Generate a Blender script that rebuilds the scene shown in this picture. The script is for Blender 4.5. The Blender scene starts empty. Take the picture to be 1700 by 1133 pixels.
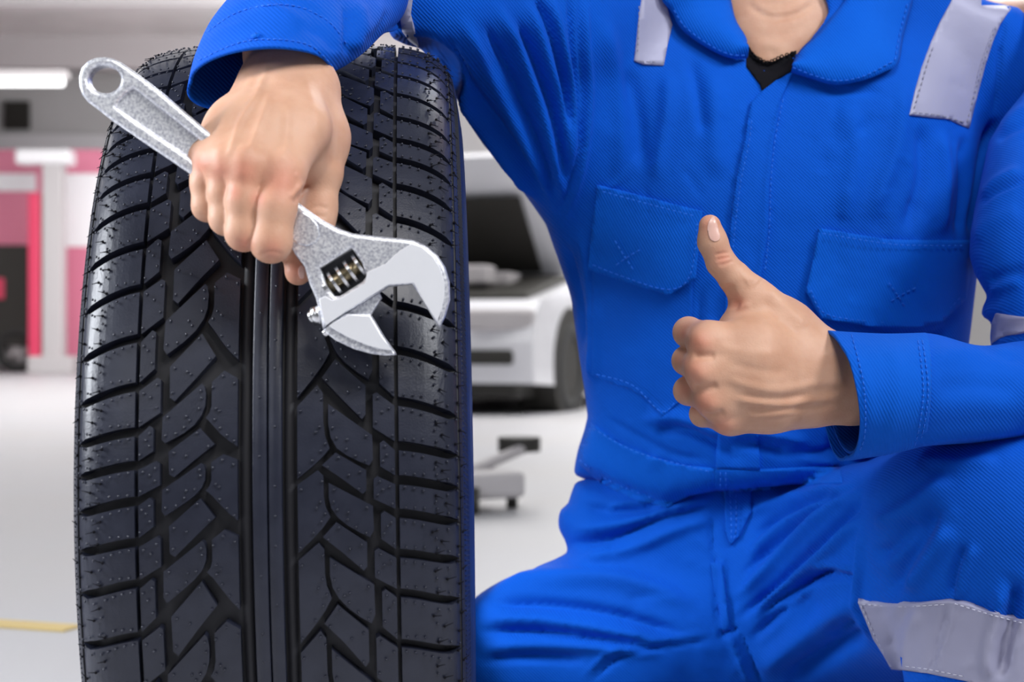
import bpy, bmesh, math, random
import numpy as np
from mathutils import Vector, Matrix
from mathutils.bvhtree import BVHTree
from mathutils.geometry import tessellate_polygon

# ------------------------------------------------------------ camera, world, light, exposure
F = 2866.0; CX = 850.0; CY = 566.5; H = 0.4503
C = bpy.context.scene.collection
scn = bpy.context.scene
cam_d = bpy.data.cameras.new('camera'); cam = bpy.data.objects.new('camera', cam_d); C.objects.link(cam)
cam.location = (0, 0, H); cam.rotation_euler = (math.pi/2, 0, 0)
cam_d.sensor_width = 36; cam_d.lens = 36*F/1700; cam_d.clip_start = 0.05; cam_d.clip_end = 200
cam_d.dof.use_dof = True; cam_d.dof.focus_distance = 1.19; cam_d.dof.aperture_fstop = 9.0
scn.camera = cam
w = bpy.data.worlds.new('world'); scn.world = w; w.use_nodes = True
bg = w.node_tree.nodes['Background']; bg.inputs[0].default_value = (0.86, 0.91, 1.0, 1); bg.inputs[1].default_value = 0.13
def area(name, loc, target, size, power, col=(1, 1, 1), sy=None):
    l = bpy.data.lights.new(name, 'AREA'); l.size = size; l.energy = power; l.color = col
    if sy: l.shape = 'RECTANGLE'; l.size_y = sy
    o = bpy.data.objects.new(name, l); C.objects.link(o); o.location = loc
    o.rotation_euler = (Vector(target)-Vector(loc)).to_track_quat('-Z', 'Y').to_euler()
    return o
area('key_softbox', (0.25, 0.15, 1.75), (0.12, 1.35, 0.5), 0.55, 14, (1, 0.98, 0.96))
area('right_softbox', (1.7, 0.0, 2.1), (0.3, 1.4, 0.7), 0.6, 40, (0.95, 0.97, 1))
area('left_rim_softbox', (-1.5, 1.05, 1.0), (-0.25, 1.2, 0.5), 0.35, 36, (0.9, 0.94, 1), 0.9)
area('front_left_softbox', (-1.2, -0.9, 1.5), (0.1, 1.3, 0.4), 0.9, 6, (0.97, 0.98, 1))
area('back_rim_softbox', (1.0, 3.2, 2.4), (-0.05, 1.4, 0.6), 0.8, 30, (0.95, 0.97, 1))
area('wall_wash_fill', (0, 20, 4.6), (0, 31, 2.6), 3, 1700, (1, 0.99, 0.98), 30)  # added fill that brightens the back wall; no lamp hangs here
area('ceiling_bounce_fill', (0, 18, 0.6), (0, 20, 5), 6, 1300, (1, 0.99, 0.98), 20)  # unseen upward fill, added to brighten the ceiling like bounced light
for i, x in enumerate((-6, 2, 9)):
    area('hall_lamp_light', (x, 15, 3.9), (x, 15, 0), 5, 420, (1, 0.99, 0.98), 14)
scn.view_settings.view_transform = 'Standard'; scn.view_settings.look = 'None'
scn.view_settings.gamma = 1; scn.view_settings.use_curve_mapping = False
scn.view_settings.exposure = 0.03

random.seed(4); rng = np.random.default_rng(4)
def P(px, py, d): return Vector(((px-CX)*d/F, d, H-(py-CY)*d/F))

# ------------------------------------------------------------ materials
MT = {}
def mat(name, col, rough=0.5, metal=0.0, spec=0.5, bump=0.0, bscale=200.0, noise=0.0, nscale=8.0, sss=0.0, sheen=0.0, emit=0.0, coat=0.0, col2=None, bdist=0.001):
    m = bpy.data.materials.new(name); m.use_nodes = True; n = m.node_tree; b = n.nodes['Principled BSDF']
    b.inputs['Base Color'].default_value = (*col, 1); b.inputs['Roughness'].default_value = rough
    b.inputs['Metallic'].default_value = metal; b.inputs['Specular IOR Level'].default_value = spec
    b.inputs['Coat Weight'].default_value = coat
    if sheen: b.inputs['Sheen Weight'].default_value = sheen; b.inputs['Sheen Roughness'].default_value = 0.4
    if sss:
        b.inputs['Subsurface Weight'].default_value = sss; b.inputs['Subsurface Radius'].default_value = (0.8, 0.3, 0.15); b.inputs['Subsurface Scale'].default_value = 0.006
    if emit: b.inputs['Emission Color'].default_value = (*col, 1); b.inputs['Emission Strength'].default_value = emit
    tc = n.nodes.new('ShaderNodeTexCoord')
    if noise:
        t = n.nodes.new('ShaderNodeTexNoise'); t.inputs['Scale'].default_value = nscale; t.inputs['Detail'].default_value = 5
        n.links.new(tc.outputs['Object'], t.inputs['Vector'])
        mx = n.nodes.new('ShaderNodeMix'); mx.data_type = 'RGBA'
        c2 = col2 or tuple(c*(1-noise) for c in col)
        mx.inputs[6].default_value = (*col, 1); mx.inputs[7].default_value = (*c2, 1)
        r = n.nodes.new('ShaderNodeValToRGB'); r.color_ramp.elements[0].position = 0.38; r.color_ramp.elements[1].position = 0.65
        n.links.new(t.outputs['Fac'], r.inputs[0]); n.links.new(r.outputs[0], mx.inputs[0]); n.links.new(mx.outputs[2], b.inputs['Base Color'])
    if bump:
        t = n.nodes.new('ShaderNodeTexNoise'); t.inputs['Scale'].default_value = bscale; t.inputs['Detail'].default_value = 4
        n.links.new(tc.outputs['Object'], t.inputs['Vector'])
        bp = n.nodes.new('ShaderNodeBump'); bp.inputs['Strength'].default_value = bump; bp.inputs['Distance'].default_value = bdist
        n.links.new(t.outputs['Fac'], bp.inputs['Height']); n.links.new(bp.outputs[0], b.inputs['Normal'])
    MT[name] = m; return m
def twill(name, col, col2, ang=0.8):
    m = mat(name, col, 0.8, spec=0.12, noise=0.2, nscale=7, sheen=0.02, col2=col2)
    n = m.node_tree; b = n.nodes['Principled BSDF']; tc = n.nodes['Texture Coordinate']
    mp = n.nodes.new('ShaderNodeMapping'); mp.inputs['Rotation'].default_value = (0, ang, 0)
    wv = n.nodes.new('ShaderNodeTexWave'); wv.inputs['Scale'].default_value = 150; wv.inputs['Distortion'].default_value = 0.8; wv.inputs['Detail'].default_value = 2; wv.inputs['Detail Scale'].default_value = 2
    t = n.nodes.new('ShaderNodeTexNoise'); t.inputs['Scale'].default_value = 38; t.inputs['Detail'].default_value = 3
    bp = n.nodes.new('ShaderNodeBump'); bp.inputs['Strength'].default_value = 0.45; bp.inputs['Distance'].default_value = 0.0006
    bp2 = n.nodes.new('ShaderNodeBump'); bp2.inputs['Strength'].default_value = 0.3; bp2.inputs['Distance'].default_value = 0.004
    n.links.new(tc.outputs['Object'], mp.inputs[0]); n.links.new(mp.outputs[0], wv.inputs['Vector']); n.links.new(tc.outputs['Object'], t.inputs['Vector'])
    n.links.new(wv.outputs['Fac'], bp.inputs['Height']); n.links.new(t.outputs['Fac'], bp2.inputs['Height'])
    n.links.new(bp2.outputs[0], bp.inputs['Normal']); n.links.new(bp.outputs[0], b.inputs['Normal'])
    return m
BLUE = twill('blue_twill', (0.0005, 0.092, 0.58), (0.0005, 0.078, 0.50))
BLUE_P = twill('blue_twill_patch', (0.0008, 0.108, 0.62), (0.0006, 0.092, 0.55), 0.5)
STITCH = mat('blue_thread', (0.004, 0.14, 0.72), 0.7)
STITCH_G = mat('grey_thread', (0.25, 0.25, 0.32), 0.6)
TAPE = mat('reflective_tape', (0.36, 0.36, 0.50), 0.55, metal=0.1, bump=0.25, bscale=60, bdist=0.002)
LINING = mat('pale_lining', (0.6, 0.6, 0.72), 0.8)
LACE = mat('black_lace', (0.006, 0.006, 0.009), 0.85, spec=0.12)
RUBBER = mat('tyre_rubber', (0.013, 0.0155, 0.030), 0.36, spec=0.5, bump=0.3, bscale=900, bdist=0.0004, noise=0.4, nscale=60, col2=(0.019, 0.022, 0.039))
RUBBER_D = mat('groove_rubber', (0.020, 0.020, 0.025), 0.55, spec=0.4)
CHROME = mat('pebbled_chrome', (0.92, 0.93, 0.96), 0.4, metal=0.6, bump=0.6, bscale=620, bdist=0.0003, noise=0.3, nscale=620, col2=(0.50, 0.51, 0.58))
POLISH = mat('polished_steel', (0.90, 0.91, 0.95), 0.5, metal=0.35)
STEEL_D = mat('dark_steel', (0.10, 0.10, 0.11), 0.35, metal=0.9)
BRASS = mat('oily_worm_steel', (0.35, 0.29, 0.18), 0.35, metal=0.9, noise=0.5, nscale=300)
STEEL = mat('bright_steel', (0.75, 0.75, 0.76), 0.25, metal=1.0)
NAIL = mat('nail', (0.74, 0.45, 0.38), 0.3, spec=0.5, sss=0.1)
CARW = mat('white_car_paint', (0.86, 0.86, 0.9), 0.25, coat=0.5)
DARK = mat('dark_plastic', (0.03, 0.028, 0.024), 0.6)
GLASSD = mat('dark_glass', (0.05, 0.047, 0.04), 0.15)
RED = mat('red_paint', (0.75, 0.06, 0.14), 0.35, coat=0.3)
PINK = mat('haze_washed_red', (0.72, 0.22, 0.33), 0.4)  # van red paled towards pink; haze is mixed into the colour
GREY = mat('grey_paint', (0.55, 0.52, 0.53), 0.5)
WINW = mat('bright_window', (0.93, 0.92, 0.95), 0.3)
BLACKR = mat('black_rubber', (0.03, 0.03, 0.03), 0.7)
BOOT = mat('boot_leather', (0.03, 0.025, 0.02), 0.5)
HAIR = mat('black_hair', (0.01, 0.008, 0.007), 0.5)
CONC = mat('pale_concrete', (0.50, 0.50, 0.53), 0.45, noise=0.2, nscale=0.8, col2=(0.50, 0.49, 0.50))
WALLM = mat('grey_wall', (0.70, 0.69, 0.70), 0.8, noise=0.2, nscale=0.4, col2=(0.60, 0.59, 0.59))
CEILM = mat('pale_ceiling', (0.80, 0.79, 0.78), 0.8, noise=0.2, nscale=0.5)
TUBE = mat('lit_tube', (1, 1, 1), 0.5, emit=2.5)
YEL = mat('yellow_line', (0.8, 0.6, 0.25), 0.7)
def skinmat():
    m = mat('skin', (0.66, 0.39, 0.27), 0.5, spec=0.35, sss=0.14, bump=0.35, bscale=700, bdist=0.0005, noise=0.3, nscale=45, col2=(0.59, 0.325, 0.215))
    n = m.node_tree; b = n.nodes['Principled BSDF']
    at = n.nodes.new('ShaderNodeAttribute'); at.attribute_name = 'flush'
    mx = n.nodes.new('ShaderNodeMix'); mx.data_type = 'RGBA'; mx.inputs[7].default_value = (0.66, 0.22, 0.15, 1)
    src = b.inputs['Base Color'].links[0].from_socket
    n.links.new(at.outputs['Fac'], mx.inputs[0]); n.links.new(src, mx.inputs[6]); n.links.new(mx.outputs[2], b.inputs['Base Color'])
    return m
SKIN = skinmat()

# ------------------------------------------------------------ helpers
def link(name, me, m=None, parent=None, smooth=False):
    o = bpy.data.objects.new(name, me); C.objects.link(o)
    if m is not None:
        for mm in (m if isinstance(m, (list, tuple)) else [m]): me.materials.append(mm)
    if smooth: me.shade_smooth()
    if parent is not None: o.parent = parent; o.matrix_parent_inverse = wm(parent).inverted()
    return o
def wm(o):
    b = Matrix.Translation(o.location) @ o.rotation_euler.to_matrix().to_4x4()
    return wm(o.parent) @ o.matrix_parent_inverse @ b if o.parent else b
def bobj(name, bm, m, parent=None, smooth=False):
    me = bpy.data.meshes.new(name); bmesh.ops.recalc_face_normals(bm, faces=bm.faces); bm.to_mesh(me); bm.free()
    return link(name, me, m, parent, smooth)
def tag(o, label=None, cat=None, group=None, kind=None):
    if label: o['label'] = label
    if cat: o['category'] = cat
    if group: o['group'] = group
    if kind: o['kind'] = kind
    return o
def empty(name, loc, label, cat, group=None, rz=0):
    o = bpy.data.objects.new(name, None); C.objects.link(o); o.location = loc; o.rotation_euler = (0, 0, rz)
    bpy.context.view_layer.update(); return tag(o, label, cat, group)
def box(bm, c, s, rot=None, bev=0.0):
    M = Matrix.Translation(c) @ (rot.to_4x4() if rot else Matrix.Identity(4)) @ Matrix.Diagonal((*s, 1))
    r = bmesh.ops.create_cube(bm, size=1, matrix=M)
    if bev:
        es = list({e for v in r['verts'] for e in v.link_edges})
        bmesh.ops.bevel(bm, geom=es, offset=bev, segments=2, affect='EDGES', profile=0.5)
def cyl(bm, a, b, r1, r2=None, n=20):
    a = Vector(a); b = Vector(b); r2 = r1 if r2 is None else r2
    q = (b-a).to_track_quat('Z', 'Y').to_matrix().to_4x4()
    bmesh.ops.create_cone(bm, cap_ends=True, segments=n, radius1=r1, radius2=r2, depth=(b-a).length, matrix=Matrix.Translation((a+b)/2) @ q)
def catmull(pts, n, closed=False):
    p = np.array(pts, float); k = len(p); out = []
    segs = k if closed else k-1
    for i in range(segs):
        g = (lambda j: p[j % k]) if closed else (lambda j: p[min(max(j, 0), k-1)])
        a, b, c, d = g(i-1), g(i), g(i+1), g(i+2)
        for t in np.linspace(0, 1, n, endpoint=False):
            out.append(0.5*((2*b)+(-a+c)*t+(2*a-5*b+4*c-d)*t*t+(-a+3*b-3*c+d)*t**3))
    if not closed: out.append(p[-1])
    return np.array(out)
def mesh_np(name, V, Q):
    me = bpy.data.meshes.new(name); me.vertices.add(len(V)); me.vertices.foreach_set('co', np.asarray(V, np.float32).ravel())
    k = Q.shape[1]; me.loops.add(Q.size); me.loops.foreach_set('vertex_index', Q.astype(np.int32).ravel())
    me.polygons.add(len(Q)); me.polygons.foreach_set('loop_start', np.arange(0, Q.size, k, dtype=np.int32)); me.update(calc_edges=True); me.validate(); return me

# ---- signed distance field sculpting
class Field:
    def __init__(s, lo, hi, h):
        s.lo = np.array(lo, float); s.h = h; s.n = np.ceil((np.array(hi)-s.lo)/h).astype(int)+1
        s.ax = [(s.lo[i]+h*np.arange(s.n[i])).astype(np.float32) for i in range(3)]
        s.F = np.full(s.n, 0.05, np.float32)
    def sub(s, lo, hi):
        a = np.clip(np.floor((np.array(lo)-s.lo)/s.h).astype(int), 0, s.n); b = np.clip(np.ceil((np.array(hi)-s.lo)/s.h).astype(int)+1, 0, s.n)
        return tuple(slice(i, j) for i, j in zip(a, b))
    def grid(s, sl): return np.meshgrid(*[s.ax[i][sl[i]] for i in range(3)], indexing='ij', sparse=True)
    def cone(s, a, b, r1, r2, k=0.01, side=None, flat=1.0, op='add'):
        """tapered capsule; side/flat: scales the cross-section along the direction side"""
        a = np.array(a); b = np.array(b); m = max(r1, r2)*max(flat, 1/flat, 1)+k+4*s.h
        sl = s.sub(np.minimum(a, b)-m, np.maximum(a, b)+m)
        if any(q.stop <= q.start for q in sl): return
        X, Y, Z = s.grid(sl); ba = b-a; L = max(float(ba@ba), 1e-12)
        t = np.clip(((X-a[0])*ba[0]+(Y-a[1])*ba[1]+(Z-a[2])*ba[2])/L, 0, 1)
        dx = X-a[0]-t*ba[0]; dy = Y-a[1]-t*ba[1]; dz = Z-a[2]-t*ba[2]
        q = dx*dx+dy*dy+dz*dz
        if side is not None:
            sd = np.array(side, float); sd /= np.linalg.norm(sd); c = dx*sd[0]+dy*sd[1]+dz*sd[2]
            q = q-c*c+(c/flat)**2
        d = np.sqrt(q)-(r1+(r2-r1)*t)
        if side is not None and flat < 1: d = d*flat
        s.comb(sl, d.astype(np.float32), k, op)
    def comb(s, sl, d, k, op='add'):
        A = s.F[sl]
        if op == 'add':
            h = np.maximum(k-np.abs(A-d), 0)/k; s.F[sl] = np.minimum(A, d)-h*h*k/4
        else:
            d = -d; h = np.maximum(k-np.abs(A-d), 0)/k; s.F[sl] = np.maximum(A, d)+h*h*k/4
    def clip_sil(s, poly, k=0.03):
        g0 = np.arange(-400, 2400, 5.0); GX, GY = np.meshgrid(g0, g0, indexing='ij')
        p = np.array(poly, float); D = np.full(GX.shape, 1e9); ins = np.zeros(GX.shape, bool)
        for i in range(len(p)):
            a = p[i]; b = p[(i+1) % len(p)]; ba = b-a
            t = np.clip(((GX-a[0])*ba[0]+(GY-a[1])*ba[1])/(ba@ba+1e-9), 0, 1)
            D = np.minimum(D, (GX-a[0]-t*ba[0])**2+(GY-a[1]-t*ba[1])**2)
            c = ((a[1] > GY) != (b[1] > GY)); xx = a[0]+(GY-a[1])*ba[0]/(ba[1] if abs(ba[1]) > 1e-9 else 1e-9)
            ins ^= c & (GX < xx)
        D = np.sqrt(D); D[ins] *= -1; D = D.astype(np.float32)
        for j in range(s.n[1]):
            d = s.ax[1][j]; X = CX+F*s.ax[0]/d; Y = CY-F*(s.ax[2]-H)/d
            u = np.clip((X+400)/5, 0, 558.99); v = np.clip((Y+400)/5, 0, 558.99); iu = u.astype(int)[:, None]; iv = v.astype(int)[None]; fu = (u-u.astype(int))[:, None]; fv = (v-v.astype(int))[None]
            S = (D[iu, iv]*(1-fu)*(1-fv)+D[iu+1, iv]*fu*(1-fv)+D[iu, iv+1]*(1-fu)*fv+D[iu+1, iv+1]*fu*fv)*d/F
            A = s.F[:, j, :]; hh = np.maximum(k-np.abs(A-S), 0)/k; s.F[:, j, :] = np.maximum(A, S)+hh*hh*k/4
    def avoid_tyre(s, gap=0.002, k=0.006):
        I = np.array((Matrix.Translation((TP['x'], TP['y'], TP['z'])) @ Matrix.Rotation(TP['yaw'], 4, 'Z') @ Matrix.Rotation(TP['roll'], 4, 'Y')).inverted())
        X, Y, Z = np.meshgrid(*s.ax, indexing='ij', sparse=True)
        u = I[0, 0]*X+I[0, 1]*Y+I[0, 2]*Z+I[0, 3]; a = I[1, 0]*X+I[1, 1]*Y+I[1, 2]*Z+I[1, 3]; b = I[2, 0]*X+I[2, 1]*Y+I[2, 2]*Z+I[2, 3]
        rr = np.sqrt(a*a+b*b); r0 = 0.032; qx = np.abs(u)-(0.1245-r0); qy = np.abs(rr-0.27)-(0.0715-r0)
        d = np.sqrt(np.maximum(qx, 0)**2+np.maximum(qy, 0)**2)+np.minimum(np.maximum(qx, qy), 0)-r0-gap
        d = -d.astype(np.float32); h = np.maximum(k-np.abs(s.F-d), 0)/k; s.F = np.maximum(s.F, d)+h*h*k/4
    def mesh(s):
        A = s.F.copy()
        A[0] = A[-1] = 1; A[:, 0] = A[:, -1] = 1; A[:, :, 0] = A[:, :, -1] = 1
        I = A < 0; n = np.array(A.shape)-1
        cnt = np.zeros(n, np.int8)
        for dx in (0, 1):
            for dy in (0, 1):
                for dz in (0, 1): cnt += I[dx:dx+n[0], dy:dy+n[1], dz:dz+n[2]]
        act = np.argwhere((cnt > 0) & (cnt < 8)); idx = np.full(n, -1, np.int32); idx[tuple(act.T)] = np.arange(len(act))
        pos = np.zeros((len(act), 3)); w_ = np.zeros(len(act)); cs = [(i, j, k) for i in (0, 1) for j in (0, 1) for k in (0, 1)]
        for a in cs:
            for ax in range(3):
                if a[ax]: continue
                b = list(a); b[ax] = 1
                va = A[tuple((act+a).T)]; vb = A[tuple((act+b).T)]; m = (va < 0) != (vb < 0)
                t = va[m]/(va[m]-vb[m]); q = np.tile(np.array(a, float), (m.sum(), 1)); q[:, ax] += t
                pos[m] += q; w_[m] += 1
        V = s.lo+(act+pos/w_[:, None])*s.h; Q = []
        for ax in range(3):
            o = [0, 0, 0]; o[ax] = 1; sl0 = [slice(1, -1)]*3; a0 = I[:-1] if ax == 0 else I[:, :-1] if ax == 1 else I[:, :, :-1]
            a1 = I[1:] if ax == 0 else I[:, 1:] if ax == 1 else I[:, :, 1:]
            e = np.argwhere(a0 != a1); e = e[np.all((e > 0) & (e < n), axis=1)]
            b, c = [i for i in range(3) if i != ax]; eb = np.zeros(3, int); eb[b] = 1; ec = np.zeros(3, int); ec[c] = 1
            f = np.stack([idx[tuple((e-eb-ec).T)], idx[tuple((e-ec).T)], idx[tuple(e.T)], idx[tuple((e-eb).T)]], 1)
            flip = a0[tuple(e.T)] if ax != 1 else ~a0[tuple(e.T)]
            f[~flip] = f[~flip][:, ::-1]; Q.append(f)
        return V, np.concatenate(Q)
def vnormals(V, Q):
    a = V[Q[:, 2]]-V[Q[:, 0]]; b = V[Q[:, 3]]-V[Q[:, 1]]; fn = np.cross(a, b); N = np.zeros_like(V)
    for i in range(4): 
        for c in range(3): N[:, c] += np.bincount(Q[:, i], fn[:, c], len(V))
    return N/(np.linalg.norm(N, axis=1, keepdims=True)+1e-12)
def sculpt(V, Q, strokes, gain=1.0, ws=1.0):
    """pushes the surface in or out along polylines (width px of the photo, height mm): folds, creases, veins"""
    N = vnormals(V, Q); view = V-np.array([0, 0, H]); view /= np.linalg.norm(view, axis=1, keepdims=True)
    fc = np.clip(-(N*view).sum(1)*3, 0, 1); X = CX+F*V[:, 0]/V[:, 1]; Y = CY-F*(V[:, 2]-H)/V[:, 1]; D = np.zeros(len(V))
    for st in strokes:
        pts, w0, amp = st[:3]; w0 = w0*ws; asym = st[3] if len(st) > 3 else 1.0
        p = catmull(pts, 6)[:, :2] if len(pts) > 2 else np.array(pts, float)
        wm = w0*max(asym, 1)*2.6
        m = np.nonzero((X > p[:, 0].min()-wm) & (X < p[:, 0].max()+wm) & (Y > p[:, 1].min()-wm) & (Y < p[:, 1].max()+wm) & (fc > 0))[0]
        if not len(m): continue
        x = X[m]; y = Y[m]; best = np.full(len(m), 1e9); tt = np.zeros(len(m)); sg = np.zeros(len(m)); cum = 0
        tot = np.linalg.norm(np.diff(p, axis=0), axis=1).sum()
        for a, b in zip(p[:-1], p[1:]):
            ba = b-a; L = np.linalg.norm(ba)+1e-9; t = np.clip(((x-a[0])*ba[0]+(y-a[1])*ba[1])/L/L, 0, 1)
            dx = x-a[0]-t*ba[0]; dy = y-a[1]-t*ba[1]; d = np.hypot(dx, dy); u = d < best
            best[u] = d[u]; tt[u] = (cum+t[u]*L)/tot; sg[u] = (ba[0]*dy-ba[1]*dx)[u]; cum += L
        ww = np.where(sg > 0, w0*asym, w0); env = np.clip(np.minimum(tt, 1-tt)*5, 0, 1); env = env*env*(3-2*env) if tot > 2.6*w0 else 1.0
        D[m] += gain*amp*0.001*np.exp(-(best/ww)**2)*env
    return V+N*(D*fc)[:, None]

def grid_poly(poly, step):
    """flat bmesh of a polygon cut along a grid"""
    bm = bmesh.new(); vs = [bm.verts.new((x, y, 0)) for x, y in poly]; bm.faces.new(vs)
    bmesh.ops.triangulate(bm, faces=bm.faces[:])
    xs = [q[0] for q in poly]; ys = [q[1] for q in poly]
    sx, sy = step if isinstance(step, tuple) else (step, step)
    if sx:
        for x in np.arange(math.floor(min(xs)/sx)*sx+sx, max(xs), sx): bmesh.ops.bisect_plane(bm, geom=bm.verts[:]+bm.edges[:]+bm.faces[:], plane_co=(x, 0, 0), plane_no=(1, 0, 0), dist=1e-6)
    if sy:
        for y in np.arange(math.floor(min(ys)/sy)*sy+sy, max(ys), sy): bmesh.ops.bisect_plane(bm, geom=bm.verts[:]+bm.edges[:]+bm.faces[:], plane_co=(0, y, 0), plane_no=(0, 1, 0), dist=1e-6)
    return bm
CAMV = Vector((0, 0, H))
def cast(bvhs, x, y):
    d = (P(x, y, 1)-CAMV).normalized(); best = None
    for b in bvhs:
        r = b.ray_cast(CAMV, d)
        if r[0] is not None and (best is None or r[3] < best[3]): best = r
    return best
def patch(name, poly, bvhs, m, parent, off=0.0015, th=0.0015, step=9, smooth_curve=False, lift=None):
    """cloth piece laid on the garment under it, with its own thickness"""
    if smooth_curve: poly = [tuple(q) for q in catmull(poly, 4, True)]
    bm = grid_poly(poly, step); bad = []
    for v in bm.verts:
        x, y = v.co.x, v.co.y; h = cast(bvhs, x, y)
        if h is None: bad.append(v); continue
        n = h[1].copy(); o = off+(lift(x, y) if lift else 0)
        if step > 4:
            for ox, oy in ((9, 0), (-9, 0), (0, 9), (0, -9), (16, 16), (-16, -16), (16, -16), (-16, 16)):
                h2 = cast(bvhs, x+ox, y+oy)
                if h2 and abs(h2[3]-h[3]) < 0.02: n += h2[1]
            n.normalize()
        if n.dot(CAMV-h[0]) < 0: n = -n
        nn = (n*0.15+(CAMV-h[0]).normalized()*0.85).normalized(); v.co = h[0]+nn*o
    bmesh.ops.delete(bm, geom=bad, context='VERTS')
    bmesh.ops.remove_doubles(bm, verts=bm.verts[:], dist=1e-5)
    for f in bm.faces:
        if f.normal.dot(CAMV-f.calc_center_median()) < 0: f.normal_flip()
    bm.normal_update()
    for f in bm.faces:
        if f.normal.dot(CAMV-f.calc_center_median()) < 0: f.normal_flip()
    me = bpy.data.meshes.new(name); bm.to_mesh(me); bm.free(); o = link(name, me, m, parent, True)
    s = o.modifiers.new('thickness', 'SOLIDIFY'); s.thickness = th+off*0.7; s.offset = -1
    return o
def stitches(name, lines, bvhs, m, parent, dash=5.5, gap=4.5, wd=0.00045, off=0.0012):
    bm = bmesh.new()
    for ln in lines:
        p = catmull(ln, 8)[:, :2]; seg = np.linalg.norm(np.diff(p, axis=0), axis=1); cum = np.concatenate([[0], np.cumsum(seg)])
        t = 0
        while t+dash < cum[-1]:
            q = []
            for tt in (t, t+dash):
                x = np.interp(tt, cum, p[:, 0]); y = np.interp(tt, cum, p[:, 1]); h = cast(bvhs, x, y)
                if h: q.append(h[0]+(CAMV-h[0]).normalized()*off)
            if len(q) == 2 and (q[0]-q[1]).length < 0.01: cyl(bm, q[0], q[1], wd, n=5)
            t += dash+gap
    return tag(bobj(name, bm, m, parent, True), kind='stuff')
def loft(name, rings, m, parent, nseg=64, sub=8, th=0.0015, strokes=None, closed_end=False):
    """rings: (top, bottom, front[, back]) each (px,py,depth): a cloth tube"""
    R = []
    for r in rings:
        t, b, f = [np.array(P(*q)) for q in r[:3]]; c = (t+b)/2; A = (t-b)/2; B = f-c
        Bk = (np.array(P(*r[3]))-c) if len(r) > 3 else -B
        R.append((c, A, B, Bk))
    K = catmull([np.concatenate(q) for q in R], sub); V = []
    for k in K:
        c, A, B, Bk = k[:3], k[3:6], k[6:9], k[9:12]
        for j in range(nseg):
            ph = 2*math.pi*j/nseg; s = math.sin(ph); V.append(c+A*math.cos(ph)+(B*s if s > 0 else Bk*(-s)))
    V = np.array(V); Q = []
    n = len(K)
    for i in range(n-1):
        for j in range(nseg): Q.append((i*nseg+j, i*nseg+(j+1) % nseg, (i+1)*nseg+(j+1) % nseg, (i+1)*nseg+j))
    Q = np.array(Q)
    N = vnormals(V, Q); c0 = V.mean(0)
    if ((V-c0)*N).sum() < 0: Q = Q[:, ::-1]
    if strokes: V = sculpt(V, Q, strokes, 1.6)
    me = mesh_np(name, V, Q); o = link(name, me, m, parent, True)
    s = o.modifiers.new('thickness', 'SOLIDIFY'); s.thickness = th; s.offset = -1
    return o, V, Q
def bvh(V, Q): return BVHTree.FromPolygons([tuple(v) for v in V], [tuple(int(i) for i in q) for q in Q])
def fobj(name, V, Q, m, parent): return link(name, mesh_np(name, V, Q), m, parent, True)

# ------------------------------------------------------------ the hall
def struct(name, bm, m): return tag(bobj(name, bm, m), kind='structure')
bm = bmesh.new(); box(bm, (0, 14, -0.05), (44, 36, 0.1)); struct('floor', bm, CONC)
bm = bmesh.new(); box(bm, (0, 31.1, 2.6), (44, 0.2, 5.2)); struct('wall_back', bm, WALLM)
bm = bmesh.new(); box(bm, (-22.1, 19, 2.6), (0.2, 24, 5.2)); struct('wall_left', bm, WALLM)
bm = bmesh.new(); box(bm, (22.1, 19, 2.6), (0.2, 24, 5.2)); struct('wall_right', bm, WALLM)
bm = bmesh.new(); box(bm, (0, 19, 5.25), (44, 24, 0.1)); struct('ceiling', bm, CEILM)
for i, y in enumerate((12, 17, 22, 27)):
    bm = bmesh.new(); box(bm, (0, y, 4.95), (43.8, 0.3, 0.5)); struct('trim_%d' % (i+1), bm, GREY)
bm = bmesh.new(); box(bm, (0, 30.95, 2.9), (43.8, 0.12, 0.35)); struct('trim_5', bm, WINW)
bm = bmesh.new(); box(bm, (-6.0, 30.9, 3.9), (9, 0.1, 0.5)); struct('window_1', bm, WINW)
bm = bmesh.new(); box(bm, (1.2, 30.9, 2.2), (4, 0.1, 1.9)); struct('window_2', bm, WINW)
bm = bmesh.new(); box(bm, (-8.86, 30.9, 4.49), (0.45, 0.1, 0.5)); struct('window_3', bm, DARK)
bm = bmesh.new(); box(bm, (-0.76, 2.72, 0.002), (0.16, 0.05, 0.004), Matrix.Rotation(-0.35, 3, 'Z')); tag(bobj('floor_marking', bm, YEL), 'faded yellow painted line on the pale floor left of the tyre', 'floor marking')
def tube_lamp(x, y, z, L, lab):
    r = empty('ceiling_lamp', (x, y, z), lab, 'lamp', 'ceiling lamps of the hall')
    bm = bmesh.new(); box(bm, (x, y, z+0.06), (L+0.1, 0.22, 0.08), bev=0.01); bobj('housing', bm, GREY, r)
    bm = bmesh.new(); cyl(bm, (x-L/2, y, z-0.02), (x+L/2, y, z-0.02), 0.05); bobj('tube', bm, TUBE, r, True)
tube_lamp(-6.63, 20.5, 3.55, 2.6, 'long lit tube lamp at the upper left, brightest in the photo')
tube_lamp(4.0, 20.5, 4.4, 2.6, 'lit tube lamp hung above the white car')
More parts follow.
